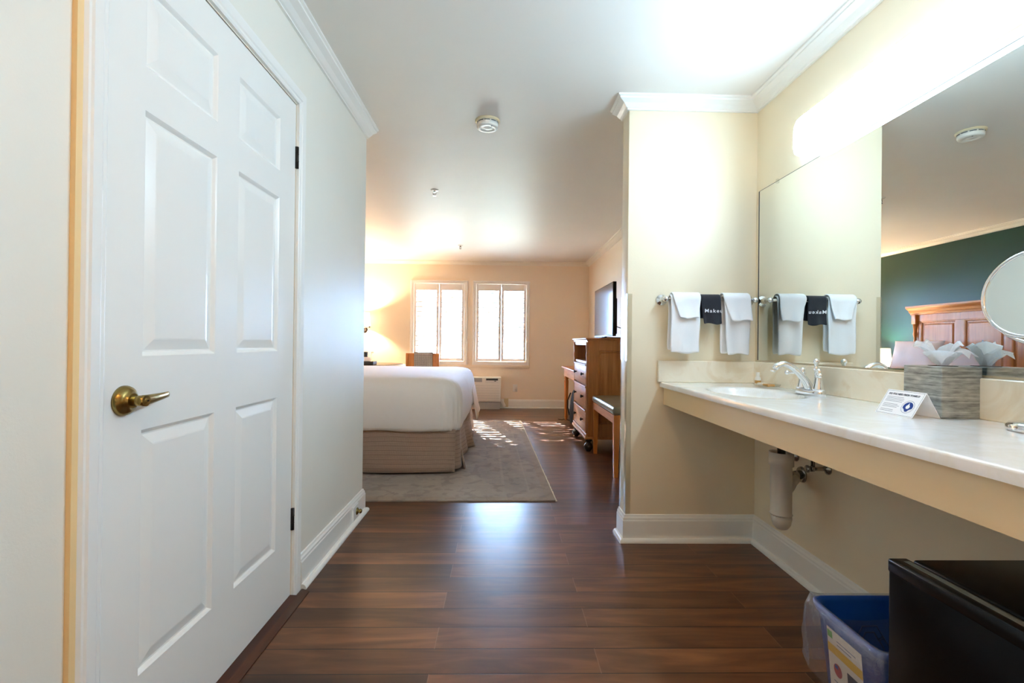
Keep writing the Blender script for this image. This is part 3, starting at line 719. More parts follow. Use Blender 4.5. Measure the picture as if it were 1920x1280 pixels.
# towel bar and towels
TBZ, TBY = 1.303, PY0 - .07
tr = thing('towel_bar', (1.1, PY0, TBZ), 'chrome towel bar on the partition wall above the counter', 'towel bar')
for x in (.862, 1.335):
    p = MB(); p.lathe((x, PY0 - .0005, TBZ), [(.031, 0), (.031, .004), (.027, .008), (.018, .012), (.012, .02), (.0105, .05), (.013, .055), (.016, .066), (.016, .074), (.012, .084), (.002, .088)], (0, -1, 0), 28); p.build('post', 'chrome', tr)
MB().cyl((.862, TBY, TBZ), (1.335, TBY, TBZ), .008, n=16).build('bar', 'chrome', tr)
def drape(name, x0, x1, zf, zb, rad, mat, slantL=0, slantR=0, th_=.006, seed=0, flare=0.0, foldx=0):
    """cloth over the bar: front drop to zf, back drop to zb"""
    b = MB(); rows = []; nu = 14
    path = []
    for k in range(15): f = k / 14; path.append((TBY - rad - flare * (1 - f) ** 2, zf + (TBZ - zf) * f, 1 - f))
    for k in range(1, 10): a = PI * k / 10; path.append((TBY - rad * math.cos(a), TBZ + rad * math.sin(a), 0))
    for k in range(0, 11): f = k / 10; path.append((TBY + rad, TBZ - (TBZ - zb) * f, -f))
    for (y, z, dd) in path:
        row = []
        d_ = max(dd, 0)
        for j in range(nu + 1):
            g = j / nu; xa, xb = x0 + slantL * d_, x1 - slantR * d_
            x = xa + (xb - xa) * g
            yy = y + .004 * math.sin(g * 9 + seed) * abs(dd) + .006 * nz(x, z, seed, 9)
            yy = min(yy, PY0 - .012 if z < TBZ - .02 else 9)
            row.append((x + .004 * nz(z, seed, g, 7), yy, z + (.006 * math.sin(g * 7 + seed) if dd in (1, -1) else 0) * .7))
        rows.append(row)
    b.grid(rows, True); o = b.build(name, mat); solid(o, th_, 0); subsurf(o, 1); return o
tag(drape('bath_towel', .880, 1.034, 1.018, 1.03, .020, 'terry_white', .004, 0, .010, 1), 'white hand towel hanging long at the left on the towel bar', 'towel', 'long white towels on the bar')
tag(drape('washcloth', .890, 1.034, 1.20, 1.19, .033, 'terry_white', .034, .012, .008, 2, .016), 'short white washcloth folded over the left hand towel', 'washcloth', 'short white washcloths on the bar')
tag(drape('bath_towel', 1.160, 1.305, 1.014, 1.02, .020, 'terry_white', .02, .006, .010, 4), 'white hand towel hanging long at the right on the towel bar', 'towel', 'long white towels on the bar')
tag(drape('washcloth', 1.156, 1.300, 1.19, 1.18, .033, 'terry_white', .036, 0, .008, 3, .016), 'short white washcloth folded over the right hand towel', 'washcloth', 'short white washcloths on the bar')
mk = drape('makeup_towel', 1.040, 1.144, 1.172, 1.20, .024, 'terry_black', .010, -.004, .007, 6, .012)
tag(mk, 'charcoal washcloth with white embroidered lettering in the middle of the towel bar', 'washcloth')
t_ = text_mesh('lettering', 'Makeu', .026, 'letter_white', mk, (1.0525, TBY - .0365, 1.232), (1, 0, 0), (0, -.08, 1), bold=.0003, width=.093)

# plumbing under the sink
pt = thing('sink_trap', (1.17, 1.98, .3), 'white plastic sink drain pipe hanging under the counter', 'pipe')
px_, py_ = 1.175, 1.94
p = MB(); p.lathe((px_, py_, .30), [(.038, .05), (.0415, .06), (.0445, .06), (.0405, .063), (.041, .26), (.047, .263), (.047, .318), (.044, .318), (.040, .316), (.036, .300)], (0, 0, 1), 28, caps=False)
p.tube([(px_, py_, .362), (px_ + .003, py_, .338), (px_ + .006, py_ + .003, .315), (px_ + .008, py_ + .004, .30)], [.0405, .0395, .034, .024], 20)
p.build('drain_body', 'pvc_pipe', pt)
MB().cyl((px_, py_, .585), (px_, py_, .735), .016).build('tailpiece', 'chrome_worn', pt)
MB().tube([(px_ + .03, py_ + .01, .47), (px_ + .07, py_ + .05, .475), (px_ + .12, py_ + .10, .475)], [.03, .026, .022], 14).build('trap_arm', 'pvc_pipe', pt)
MB().tube([(px_ + .10, py_ + .085, .475), (1.34, 2.105, .475), (XR - .012, 2.115, .475)], [.024, .021, .020], 14).lathe((XR - .0005, 2.12, .474), [(.036, 0), (.034, .006), (.022, .010)], (-1, 0, 0), 24).build('wall_flange', 'chrome_worn', pt)
for (vy, vz, lab) in ((2.165, .548, 'small chrome shutoff valve on the wall behind the drain pipe'), (1.95, .545, 'chrome shutoff valve on the wall right of the drain pipe')):
    v = thing('shutoff_valve', (XR, vy, vz), lab, 'valve', 'shutoff valves under the sink')
    MB().lathe((XR - .0005, vy, vz), [(.025, 0), (.024, .004), (.012, .012), (.009, .014), (.009, .06), (.012, .062), (.012, .075)], (-1, 0, 0), 20).build('escutcheon', 'chrome_worn', v)
    MB().lathe((XR - .065, vy, vz + .003), [(.008, 0), (.008, .19 - (vz - .54))], (0, 0, 1), 12).build('supply_line', 'chrome_worn', v)
    MB().ball((XR - .088, vy, vz), .016, 8, (.6, 1, 1)).build('valve_knob', 'chrome_worn', v)
# ================================================================== FRIDGE AND BIN
FZ, FX0, FY1 = .605, .840, .998
fg = thing('mini_fridge', (1.1, .78, 0), 'black mini fridge on the floor under the counter at right', 'mini fridge')
b = MB(); b.box(FX0 + .05, FX0 + .50, FY1 - .46, FY1 - .004, .02, FZ, .006, 2); b.build('cabinet', 'black_gloss', fg)
b = MB(); b.box(FX0, FX0 + .040, FY1 - .464, FY1, .03, FZ - .022, .006, 2)
dr = b.build('door', 'black_gloss', fg)
b = MB(); b.box(FX0 - .001, FX0 + .0415, FY1 - .465, FY1 + .001, FZ - .0285, FZ + .001, .005, 2)
dt = b.build('door_top_cap', 'black_plastic', dr)
MB().box(FX0 + .019, FX0 + .033, FY1 - .44, FY1 - .018, FZ - .001, FZ + .0014).build('grip_recess', 'rubber_grey', dt)
MB().box(FX0 + .0405, FX0 + .050, FY1 - .452, FY1 - .012, .04, FZ - .012).build('door_gasket', 'rubber_grey', fg)
for dx in (.09, .46):
    for dy in (.42, .04): MB().cyl((FX0 + dx, FY1 - dy, 0), (FX0 + dx, FY1 - dy, .022), .015).build('foot', 'black_plastic', fg)

bn = thing('recycling_bin', (1.03, 1.15, 0), 'blue rectangular recycling bin lined with clear plastic beside the fridge', 'bin')
BX0, BX1, BY0_, BY1_, BZ = .857, 1.215, 1.030, 1.285, .372
def rrect(x0, x1, y0, y1, r, n=5):
    P = []
    for cx_, cy_, a0 in ((x1 - r, y1 - r, 0), (x0 + r, y1 - r, PI / 2), (x0 + r, y0 + r, PI), (x1 - r, y0 + r, 1.5 * PI)):
        for k in range(n + 1): a = a0 + PI / 2 * k / n; P.append((cx_ + r * math.cos(a), cy_ + r * math.sin(a)))
    return P
def ring(ins, z, r=.03): return [(x, y, z) for x, y in rrect(BX0 + ins, BX1 - ins, BY0_ + ins, BY1_ - ins, r)]
b = MB(); vs = b.grid([ring(.04, 0), ring(.010, BZ - .03), ring(.004, BZ - .022), ring(0, BZ - .012), ring(0, BZ - .002), ring(.003, BZ), ring(.008, BZ - .002), ring(.013, BZ - .012), ring(.044, .012)], True, closeu=True)
b.b.faces.new(vs[0][::-1]); b.b.faces.new(vs[-1]); b.build('bin_body', 'bin_blue', bn)
# recycling arrows on the inner far wall
def wallpt(u, v): # u along x, v height on the sloping inner far wall
    f = (v - .012) / (BZ - .024); yy = (BY1_ - .044) + (.044 - .013) * f; return (u, yy - .0015, v)
b = MB(); ccx, ccz, RR = 1.015, .245, .052
for k in range(3):
    a = PI / 2 + k * 2 * PI / 3; A_ = Vector((math.cos(a), math.sin(a))); T = Vector((-A_.y, A_.x)); c_ = Vector((ccx, ccz))
    def q2(t, n_): v_ = c_ + A_ * n_ + T * t; return wallpt(v_.x, v_.y)
    ln = [q2(-.038, .020), q2(-.02, .052), q2(.02, .052), q2(.04, .018), q2(.027, .010), q2(.012, .036), q2(-.012, .036), q2(-.024, .014), q2(-.038, .020)]
    b.tube(ln[:-1], .0016, 6, closed=True)
b.build('recycling_symbol', 'bin_blue_dark', bn)
# liner
b = MB(); N = len(rrect(0, 1, 0, 1, .1)); levels = [(.052, .06, 0), (.03, BZ - .12, .004), (.012, BZ - .02, .003), (.002, BZ + .004, .002), (-.008, BZ + .002, .004), (-.014, BZ - .02, .007), (-.014, BZ - .06, .011), (-.012, BZ - .11, .012), (-.012, BZ - .155, .010), (-.008, BZ - .185, .006)]
rows = []
for ins, z, amp in levels:
    base_ = rrect(BX0 + ins, BX1 - ins, BY0_ + ins, BY1_ - ins, .035, 11); row = []
    n_ = len(base_); cx_, cy_ = (BX0 + BX1) / 2, (BY0_ + BY1_) / 2
    for k, (x, y) in enumerate(base_):
        d_ = Vector((x - cx_, y - cy_)).normalized(); o = amp * (1.3 * nz(k * .35, z * 14, 3, 1) + .8 * nz(k * 1.1, z * 30, 8, 1) + .3)
        row.append((x + d_.x * o, y + d_.y * o, z + amp * 1.5 * nz(k * .5, 2, z, 1)))
    rows.append(row)
b.grid(rows, True, closeu=True); b.build('bin_liner', 'bin_liner', bn)
# label on the left face
lb = MB()
def lp(u, v, k=.0):   # u: 0 (far end) .. 1 toward camera, v height ; outer left wall
    f = v / (BZ - .03); x = BX0 + .04 + (.010 - .04) * f; return (x - .0012 - k, 1.225 - u, v)
def lrect(mb, u0, u1, v0, v1, k=0): mb.face([lp(u0, v0, k), lp(u0, v1, k), lp(u1, v1, k), lp(u1, v0, k)])
lrect(lb, 0, .12, .16, .325); lab = lb.build('paper_label', 'label_white', bn)
b = MB(); lrect(b, 0, .12, .262, .285, .0004); b.build('yellow_band', 'print_yellow', lab)
b = MB(); lrect(b, .066, .112, .17, .245, .0004); b.build('dark_picture', 'print_dark', lab)
b = MB(); lrect(b, .002, .02, .30, .318, .0004); b.build('green_mark', 'print_green', lab)
b = MB(); b.face([lp(.032 + .015 * math.cos(2 * PI * k / 20), .225 + .017 * math.sin(2 * PI * k / 20), .0004) for k in range(20)]); rd = b.build('round_mark', 'print_red', lab)
b = MB(); lrect(b, .022, .034, .228, .238, .0007); b.build('blue_corner', 'print_blue', rd)
for q_ in ((.035, .10, .302, .3045), (.035, .085, .293, .2955), (.015, .055, .19, .193)):
    b = MB(); lrect(b, *q_, .0004); b.build('print_line', 'print_grey', lab)
# ================================================================== CEILING FITTINGS
sd = thing('smoke_detector', (-.1, 2.80, HC), 'round white smoke detector on the ceiling between hall and bedroom', 'smoke detector')
MB().lathe((-.1, 2.80, HC - .0004), [(.074, 0), (.074, .006), (.066, .012)], (0, 0, -1), 40).build('base_ring', 'plastic_cream', sd)
MB().lathe((-.1, 2.80, HC - .012), [(.064, 0), (.064, .022), (.060, .032), (.040, .0335), (.038, .0315), (.016, .0315), (.014, .034), (.002, .034)], (0, 0, -1), 40).build('cover', 'plastic_white', sd)
b = MB()
for k in range(10):
    a0 = 2 * PI * k / 10 + .06; a1 = a0 + .5
    pts = [(-.1 + .0648 * math.cos(a0 + (a1 - a0) * q / 5), 2.80 + .0648 * math.sin(a0 + (a1 - a0) * q / 5)) for q in range(6)]
    for q in range(5): b.face([(*pts[q], HC - .016), (*pts[q + 1], HC - .016), (*pts[q + 1], HC - .0205), (*pts[q], HC - .0205)])
b.build('vent_slots', 'dark_grey', sd)
MB().lathe((-.075, 2.765, HC - .0455), [(.004, 0), (.004, .001)], (0, 0, -1), 10).build('indicator', 'print_dark', sd)
for i, (x, y, lab_) in enumerate(((-.60, 4.09, 'small chrome fire sprinkler on the bedroom ceiling nearer the hall'), (-.58, 6.40, 'small chrome fire sprinkler on the bedroom ceiling near the windows'))):
    s = thing('fire_sprinkler', (x, y, HC), lab_, 'sprinkler', 'ceiling sprinklers')
    MB().lathe((x, y, HC - .0004), [(.035, 0), (.032, .005), (.016, .008)], (0, 0, -1), 24).build('escutcheon', 'porcelain', s)
    b = MB(); b.cyl((x, y, HC - .006), (x, y, HC - .022), .009, .011)
    for q in (-1, 1): b.tube([(x + q * .010, y, HC - .02), (x + q * .014, y, HC - .034), (x + q * .004, y, HC - .05)], .0025, 6)
    b.cyl((x, y, HC - .049), (x, y, HC - .052), .015, n=16); b.cyl((x, y, HC - .022), (x, y, HC - .048), .0022, n=8)
    b.build('sprinkler_head', 'chrome_worn', s)
# ================================================================== BED, RUG, HEADBOARD
rg = MB(); R0 = (.372, 3.15); cor = [(0, 0), (-.111, 3.25), (-2.40, 3.25 - .03), (-2.33, -.045)]
n = 40; rows = []
for i in range(n + 1):
    f = i / n; row = []
    for j in range(n + 1):
        g = j / n; p = [(1 - f) * ((1 - g) * cor[0][k] + g * cor[3][k]) + f * ((1 - g) * cor[1][k] + g * cor[2][k]) for k in (0, 1)]
        z = .009 + .0015 * nz(p[0], p[1], 0, 3)
        if i == 0 and j > 0: z = .008
        row.append((R0[0] + p[0], R0[1] + p[1], z))
    rows.append(row)
rg.grid(rows, True)
rows2 = [r for r in rows]
rim = [rows[0][j] for j in range(n + 1)] + [rows[i][n] for i in range(1, n + 1)] + [rows[n][j] for j in range(n - 1, -1, -1)] + [rows[i][0] for i in range(n - 1, 0, -1)]
for k in range(len(rim)):
    a, b_ = rim[k], rim[(k + 1) % len(rim)]; rg.face([a, b_, (b_[0], b_[1], .0006), (a[0], a[1], .0006)])
rug = rg.build('area_rug', 'rug', origin=(R0[0], R0[1], 0)); tag(rug, 'large faded taupe and grey area rug under the bed', 'rug')
fg_ = MB()
for k in range(160):
    f = k / 159; x, y = R0[0] - .111 * f, R0[1] + 3.25 * f
    fg_.box(x, x + .009 + .004 * random.random(), y - .004, y + .004, .001, .006)
fr_ = fg_.build('fringe', 'cloth_cream', rug)

bed = thing('bed', (-1.4, 4.75, 0), 'large bed with white bedding and quilted taupe skirt on the rug', 'bed')
MBX0, MBX1, MBY0, MBY1 = -2.47, -.315, 3.72, 5.78
b = MB(); b.box(MBX0 + .02, MBX1 - .10, MBY0 + .09, MBY1 - .09, .12, .40); 
for x in (-1.8, -.6):
    for y in (4.0, 5.5): b.cyl((x, y, .0115), (x, y, .13), .03)
b.build('box_spring', 'dark_grey', bed)
b = MB(); rows = []
prof = [(.06, .345), (.020, .352), (.004, .38), (.0, .43), (.0, .50), (.004, .58), (.012, .64), (.028, .69), (.052, .728), (.085, .752), (.13, .765), (.19, .772), (.3, .776), (.5, .78), (.8, .78), (1.02, .78)]
NP = 220
def outline(ins, rad):
    x0, x1, y0, y1 = MBX0 + ins, MBX1 - ins, MBY0 + ins, MBY1 - ins; rad = min(rad, (x1 - x0) / 2 - .001, (y1 - y0) / 2 - .001)
    rad = max(rad, .004)
    P = rrect(x0, x1, y0, y1, rad, 18); out = []; tot = 0; seg = []
    P2 = P + [P[0]]
    for k in range(len(P)): L_ = (Vector(P2[k + 1]) - Vector(P2[k])).length; seg.append(L_); tot += L_
    # keep straight runs subdivided
    for k in range(len(P)):
        m_ = 24 if seg[k] > .3 * max(seg) and seg[k] == max(seg[k], .02) and (k + 1) % 19 == 0 else 1
        for q in range(m_): out.append(tuple(Vector(P2[k]).lerp(Vector(P2[k + 1]), q / m_)))
    return out
for ins, z in prof:
    rad = max(.16 - ins * .6, .05); r = []
    x0, x1, y0, y1 = MBX0 + ins, MBX1 - ins, MBY0 + ins, MBY1 - ins
    rad = min(rad, (x1 - x0) / 2 - .01, (y1 - y0) / 2 - .01)
    rr = rrect(x0, x1, y0, y1, rad, 18); P2 = rr + [rr[0]]; pts = []
    for k in range(len(rr)):
        m_ = 36 if (k + 1) % 19 == 0 else 1
        for q in range(m_): pts.append(Vector(P2[k]).lerp(Vector(P2[k + 1]), q / m_))
    for p in pts:
        cx_, cy_ = (x0 + x1) / 2, (y0 + y1) / 2
        side = max(0, 1 - ins / .1); lowf = max(0, (.62 - z) / .27) if z < .62 else 0
        o = side * (.010 * nz(p.x, p.y, z, 4) + .006 * nz(p.x, p.y, z * .35, 15) * (.4 + lowf))
        dc = math.hypot(p.x - (MBX1 - .1), p.y - (MBY0 + .06)); cor_ = max(0, 1 - dc / .28)
        o += cor_ * side * .010 * math.sin((p.x + p.y) * 95 + z * 6) * (z < .73)
        d_ = Vector((p.x - cx_, p.y - cy_)); 
        nrm_ = Vector((1 if p.x > x1 - rad * .5 else (-1 if p.x < x0 + rad * .5 else 0), 1 if p.y > y1 - rad * .5 else (-1 if p.y < y0 + rad * .5 else 0)))
        if nrm_.length == 0: nrm_ = d_.normalized() * .01
        zz = z + (.012 * nz(p.x, p.y, 1, 3.5) + .006 * math.sin(p.x * 5 + 1) if z < .36 else 0) + (.004 * nz(p.x, p.y, 2, 2.3) if z > .7 else 0)
        r.append((p.x + nrm_.x * o, p.y + nrm_.y * o, zz))
    rows.append(r)
vs = b.grid(rows, True, closeu=True); b.b.faces.new(vs[-1]); b.b.faces.new(vs[0][::-1])
b.build('bedding', 'sheet_white', bed)
# skirt panels
def skirt(pts, flare, zt=.362, zb=.022, name='bed_skirt'):
    b = MB(); rows = []
    for k in range(9):
        f = k / 8; rows.append([(x + flare(i, f)[0], y + flare(i, f)[1], zt + (zb - zt) * f + flare(i, f)[2] * f) for i, (x, y) in enumerate(pts)])
    b.grid(rows, True); o = b.build(name, 'quilt', bed); solid(o, .007); return o
n1 = 60; pts = [(MBX0 + .1 + (-.365 - MBX0 - .1) * k / n1, 3.785) for k in range(n1 + 1)]
def fl1(i, f):
    x = pts[i][0]; return (0, -.012 - .03 * f + .018 * f * math.sin(x * 3.3 + 1.2) + .004 * math.sin(x * 11), .004 * math.sin(x * 6) - (.014 if x < -.9 else .014 * max(0, (-.4 - x) / .5)) * 1 + .012)
skirt(pts, fl1)
# inset corner pleat
pts = [(-.40, 3.80), (-.365, 3.83), (-.345, 3.87), (-.34, 3.92)]
skirt(pts, lambda i, f: (.015 * f, 0, .012))
n2 = 90; pts = [(-.372, 3.90 + (5.72 - 3.90) * k / n2) for k in range(n2 + 1)]
def fl2(i, f):
    y = pts[i][1]; w_ = .5 + .5 * math.sin(y * 13 + 2.0 + 1.3 * math.sin(y * 4)); g = max(0, 1 - abs(y - 3.94) / .10); g2 = max(0, 1 - abs(y - 4.75) / .16); 
    return (f * (.018 + .045 * w_) + .035 * g * f + .05 * g2 * f, 0, .008 + .02 * math.sin(y * 6 + .5))
skirt(pts, fl2)
# throw-like loose tail of the sheet at the foot, far half
b = MB(); rows = []
for k in range(12):
    f = k / 11; rows.append([(MBX1 - .004 + .055 * f + .02 * f * math.sin(q * .9), 5.08 + .55 * q / 14, .56 - (.34 - .08 * abs(math.sin(q * .5))) * f) for q in range(15)])
b.grid(rows, True); solid(b.build('loose_sheet_end', 'sheet_white', bed), .004)

# headboard: moulded cornice, four raised panels and turned posts
hb = thing('headboard', (XG, 4.76, 0), 'tall maple headboard with carved cornice and raised panels on green wall', 'headboard')
HX = XG + .005; H0, H1 = 3.64, 5.90
b = MB(); b.box(HX, HX + .05, H0 + .03, H1 - .03, .06, 1.50)
b.box(HX + .05, HX + .075, H0 + .06, H1 - .06, 1.39, 1.475, .003); b.box(HX + .05, HX + .075, H0 + .06, H1 - .06, .55, .62)
pys = [3.76, 4.21, 4.31, 4.735, 4.815, 5.24, 5.34, 5.82]
edges = [H0 + .06, 3.73] + []
panels = [(3.73, 4.20), (4.29, 4.74), (4.80, 5.24), (5.34, 5.80)]
prev = H0 + .06
for a, c in panels: b.box(HX + .05, HX + .068, prev, a, .62, 1.39); prev = c
b.box(HX + .05, HX + .068, prev, H1 - .06, .62, 1.39)
b.build('frame', 'maple_v', hb)
for a, c in panels:
    p = MB(); x = HX + .0505; pv = None
    for ins, dx in ((0, .017), (.012, .015), (.02, .003), (.035, .003), (.05, .012)):
        q = [(x + dx, a + ins, .62 + ins), (x + dx, c - ins, .62 + ins), (x + dx, c - ins, 1.39 - ins), (x + dx, a + ins, 1.39 - ins)]
        if pv:
            for k in range(4): p.face([pv[k], pv[(k + 1) % 4], q[(k + 1) % 4], q[k]])
        pv = q
    p.face(pv); p.build('panel', 'maple_v', hb)
c_ = MB(); pr2 = [(0, 1.475), (.085, 1.475), (.09, 1.495), (.105, 1.505), (.115, 1.53), (.145, 1.55), (.155, 1.565), (.155, 1.585), (0, 1.585)]
c_.sweep([(HX, H0 - .0), (HX + .0001, H0 - .0)], [(0, 0), (0, .001), (0, .002)]) if False else None
c_.prism([(HX + a, z) for a, z in pr2], 'y', H0 - .03, H1 + .03); c_.build('cornice', 'maple_h', hb)
for y in (H0 + .035, H1 - .035):
    p = MB(); p.box(HX + .05, HX + .105, y - .03, y + .03, 1.36, 1.475, .003)
    p.lathe((HX + .078, y, .30), [(.026, 0), (.026, .05), (.016, .08), (.026, .2), (.02, .8), (.014, .88), (.024, .93), (.018, .97), (.026, 1.06)], (0, 0, 1), 20); p.box(HX + .05, HX + .105, y - .03, y + .03, .0, .31, .003)
    p.build('turned_post', 'maple_v', hb)

def pillow(name, c, w, h, t, lean, mat, lab, grp):
    b = MB(); n = 18; rowsA, rowsB = [], []
    for sgn, rws in ((1, rowsA), (-1, rowsB)):
        for i in range(n + 1):
            row = []
            for j in range(n + 1):
                u, v = i / n * 2 - 1, j / n * 2 - 1
                e_ = max(0, (1 - abs(u) ** 2.6)) ** .55 * max(0, (1 - abs(v) ** 2.6)) ** .55
                uu = u * (1 - .05 * (1 - v * v)); vv = v * (1 - .07 * (1 - u * u))
                y = vv * w / 2; z = uu * h / 2; x = sgn * t / 2 * e_ + .006 * nz(y, z, sgn, 9) * e_
                x2 = x * math.cos(lean) - (z + h / 2) * math.sin(lean); z2 = x * math.sin(lean) + (z + h / 2) * math.cos(lean)
                row.append((c[0] + x2, c[1] + y, c[2] + z2))
            rws.append(row)
    b.grid(rowsA, True); b.grid(rowsB, True); bmesh.ops.remove_doubles(b.b, verts=b.b.verts[:], dist=.0005); o = b.build(name, mat); return tag(o, lab, 'pillow', grp)
pillow('pillow', (-2.20, 5.55, .792), .68, .36, .16, .22, 'pillow_lilac', 'pale lilac pillow leaning at the window end of the headboard', 'pillows against the headboard')
pillow('pillow', (-2.14, 4.88, .792), .66, .27, .16, .25, 'pillow_taupe', 'taupe pillow leaning at the middle of the headboard', 'pillows against the headboard')
pillow('pillow', (-2.27, 3.98, .792), .68, .36, .16, .22, 'pillow_lilac', 'pale lilac pillow leaning at the hall end of the headboard', 'pillows against the headboard')

ns = thing('nightstand', (-2.33, 6.17, 0), 'maple nightstand carrying the table lamp beside the headboard', 'nightstand')
MB().box(-2.56, -2.10, 6.03, 6.50, .60, .621, .004).build('top', 'maple_h', ns)
MB().box(-2.54, -2.12, 6.05, 6.48, .12, .60).build('cabinet', 'maple_v', ns)
for z in (.16, .37):
    dq = MB().box(-2.12, -2.104, 6.07, 6.46, z, z + .19, .003).build('drawer', 'maple_h', ns)
    MB().ball((-2.095, 6.265, z + .1), .014, 8).build('knob', 'dark_grey', dq)
for x in (-2.51, -2.15):
    for y in (6.08, 6.45): MB().cyl((x, y, 0), (x, y, .125), .02, .024).build('foot', 'maple_v', ns)

# round table with cloth
TRX, TRY = -1.93, 7.08
tbz = thing('round_table', (TRX, TRY, 0), 'round table draped with a cream cloth under a glass top', 'table')
b = MB(); n = 96; rows = [[(TRX + .47 * math.cos(2 * PI * k / n), TRY + .47 * math.sin(2 * PI * k / n), .722) for k in range(n)]]
for f in [k / 8 for k in range(9)]:
    rows.append([(TRX + (.475 + .02 * f + .035 * f * math.sin(k * 2 * PI / n * 12)) * math.cos(2 * PI * k / n), TRY + (.475 + .02 * f + .035 * f * math.sin(k * 2 * PI / n * 12)) * math.sin(2 * PI * k / n), .716 - .68 * f) for k in range(n)])
b.grid(rows, True, closeu=True); b.face(rows[0]); b.build('tablecloth', 'cloth_cream', tbz)
MB().lathe((TRX, TRY, .7225), [(.44, 0), (.442, .003), (.44, .007)], (0, 0, 1), 64).build('glass_top', 'black_gloss', tbz)
ZT = .7305
tag(MB().box(-2.14, -1.845, 6.78, 6.98, ZT, ZT + .045, .004).build('serving_tray', 'dark_grey'), 'dark flat tray on the round table', 'tray')
tag(MB().box(-2.10, -1.895, 6.80, 6.83, ZT + .0455, ZT + .105, .002, rot=Matrix.Rotation(-.15, 3, 'X')).build('info_card', 'paper_white'), 'white card standing on the dark tray', 'card')
tag(MB().lathe((-1.995, 6.90, ZT + .0456), [(.034, 0), (.036, .01), (.036, .13), (.033, .135)], (0, 0, 1), 24).build('canister', 'leaf_dark' if 'leaf_dark' in M else 'dark_grey'), 'dark green canister behind the white card on the tray', 'canister')
fl = thing('flower', (-1.895, 6.93, ZT + .045), 'small white flower on a thin stem beside the canister', 'flower')
MB().tube([(-1.92, 6.93, ZT + .046), (-1.918, 6.93, ZT + .12), (-1.905, 6.93, ZT + .16)], .002, 6).build('stem', 'leaf', fl)
b = MB()
for k in range(5): b.ball((-1.903 + .016 * math.cos(k * 1.257), 6.93, ZT + .165 + .013 * math.sin(k * 1.257)), .011, 6, (1, .4, .8))
b.build('petals', 'paper_white', fl)

# wooden chair with woven runner
chx0, chx1, chy = -1.345, -.878, 6.62
chr_ = thing('wooden_chair', ((chx0 + chx1) / 2, 6.85, 0), 'honey wood chair with grey patterned runner over its back by the window', 'chair')
b = MB()
b.box(chx0, chx0 + .04, chy - .02, chy + .02, .50, .905, .006, 2); b.build('back_post', 'honey_v', chr_)
MB().box(chx1 - .04, chx1, chy - .02, chy + .02, .50, .905, .006, 2).build('back_post', 'honey_v', chr_)
MB().box(chx0 + .038, chx1 - .038, chy - .012, chy + .012, .52, .895, .004).box(chx0 + .03, chx1 - .03, chy - .018, chy + .018, .885, .905, .004).build('backrest', 'honey_v', chr_)
MB().box(chx0 + .005, chx1 - .005, chy - .01, chy + .46, .44, .49, .015, 3).build('seat', 'cloth_cream', chr_)
MB().box(chx0 + .02, chx1 - .02, chy, chy + .44, .38, .44).build('seat_rail', 'honey_h', chr_)
for x in (chx0 + .02, chx1 - .02):
    for y, z1_ in ((chy, .51), (chy + .43, .44)): MB().cyl((x, y, 0), (x, y, z1_), .015, .021, 12).build('leg', 'honey_v', chr_)
b = MB(); rows = []
for y, z in [(chy - .024, .56), (chy - .024, .7), (chy - .024, .8), (chy - .025, .895), (chy - .018, .912), (chy, .918), (chy + .018, .912), (chy + .022, .89), (chy + .022, .60)]: rows.append([(x, y, z) for x in (-1.228, -1.14, -1.05, -.968)])
b.grid(rows, True); run = b.build('patterned_runner', 'woven'); solid(run, .004); tag(run, 'grey and white zigzag runner draped over the wooden chair back', 'runner')

# wall air conditioner
ac = thing('wall_air_conditioner', (-.55, YB, .1), 'beige through-wall air conditioner below the windows', 'air conditioner')
AY = YB - .17
b = MB(); b.box(-1.09, -.008, AY, YB - .001, .118, .512, .012, 3); b.build('housing', 'plastic_white', ac)
b = MB()
for k in range(46): b.box(-.80 + k * .0105, -.796 + k * .0105, AY - .004, AY + .002, .44, .492)
b.box(-.81, -.31, AY - .0015, AY + .001, .435, .497); b.build('air_grille', 'plastic_grey', ac)
b = MB(); b.box(-.255, -.045, AY - .004, AY + .001, .425, .497, .002); cp_ = b.build('control_panel', 'porcelain', ac)
MB().box(-.245, -.055, AY - .0055, AY - .0035, .462, .493).box(-.115, -.085, AY - .0055, AY - .0035, .446, .456).build('display', 'dark_grey', cp_)
b = MB()
for k in range(7): b.box(-1.07, -.03, AY - .0035, AY + .001, .137 + k * .04, .139 + k * .04)
b.build('front_ribs', 'plastic_grey', ac)
MB().box(-1.05, -.02, AY + .03, YB - .03, .0, .118).build('subbase', 'plastic_grey', ac)
pl = thing('power_plug_box', (.03, 7.55, .1), 'tilted cream plug box on the wall right of the air conditioner', 'plug box')
MB().box(.0, .05, 7.53, 7.57, .03, .16, .004, 2, rot=Matrix.Rotation(-.5, 3, 'Y')).build('plug_body', 'plastic_white', pl)
MB().box(.045, .115, 7.60, YB - .017, .025, .165, .003).build('receptacle_box', 'plastic_cream', pl)
ol = thing('wall_outlet', (.225, YB, .28), 'white electrical outlet plate on the back wall', 'outlet')
MB().box(.187, .262, YB - .006, YB - .0005, .268, .388, .003, 2).build('cover_plate', 'plastic_white', ol)
for z in (.307, .35): MB().box(.208, .241, YB - .0085, YB - .0055, z - .015, z + .015, .004, 2).build('socket', 'porcelain', ol)

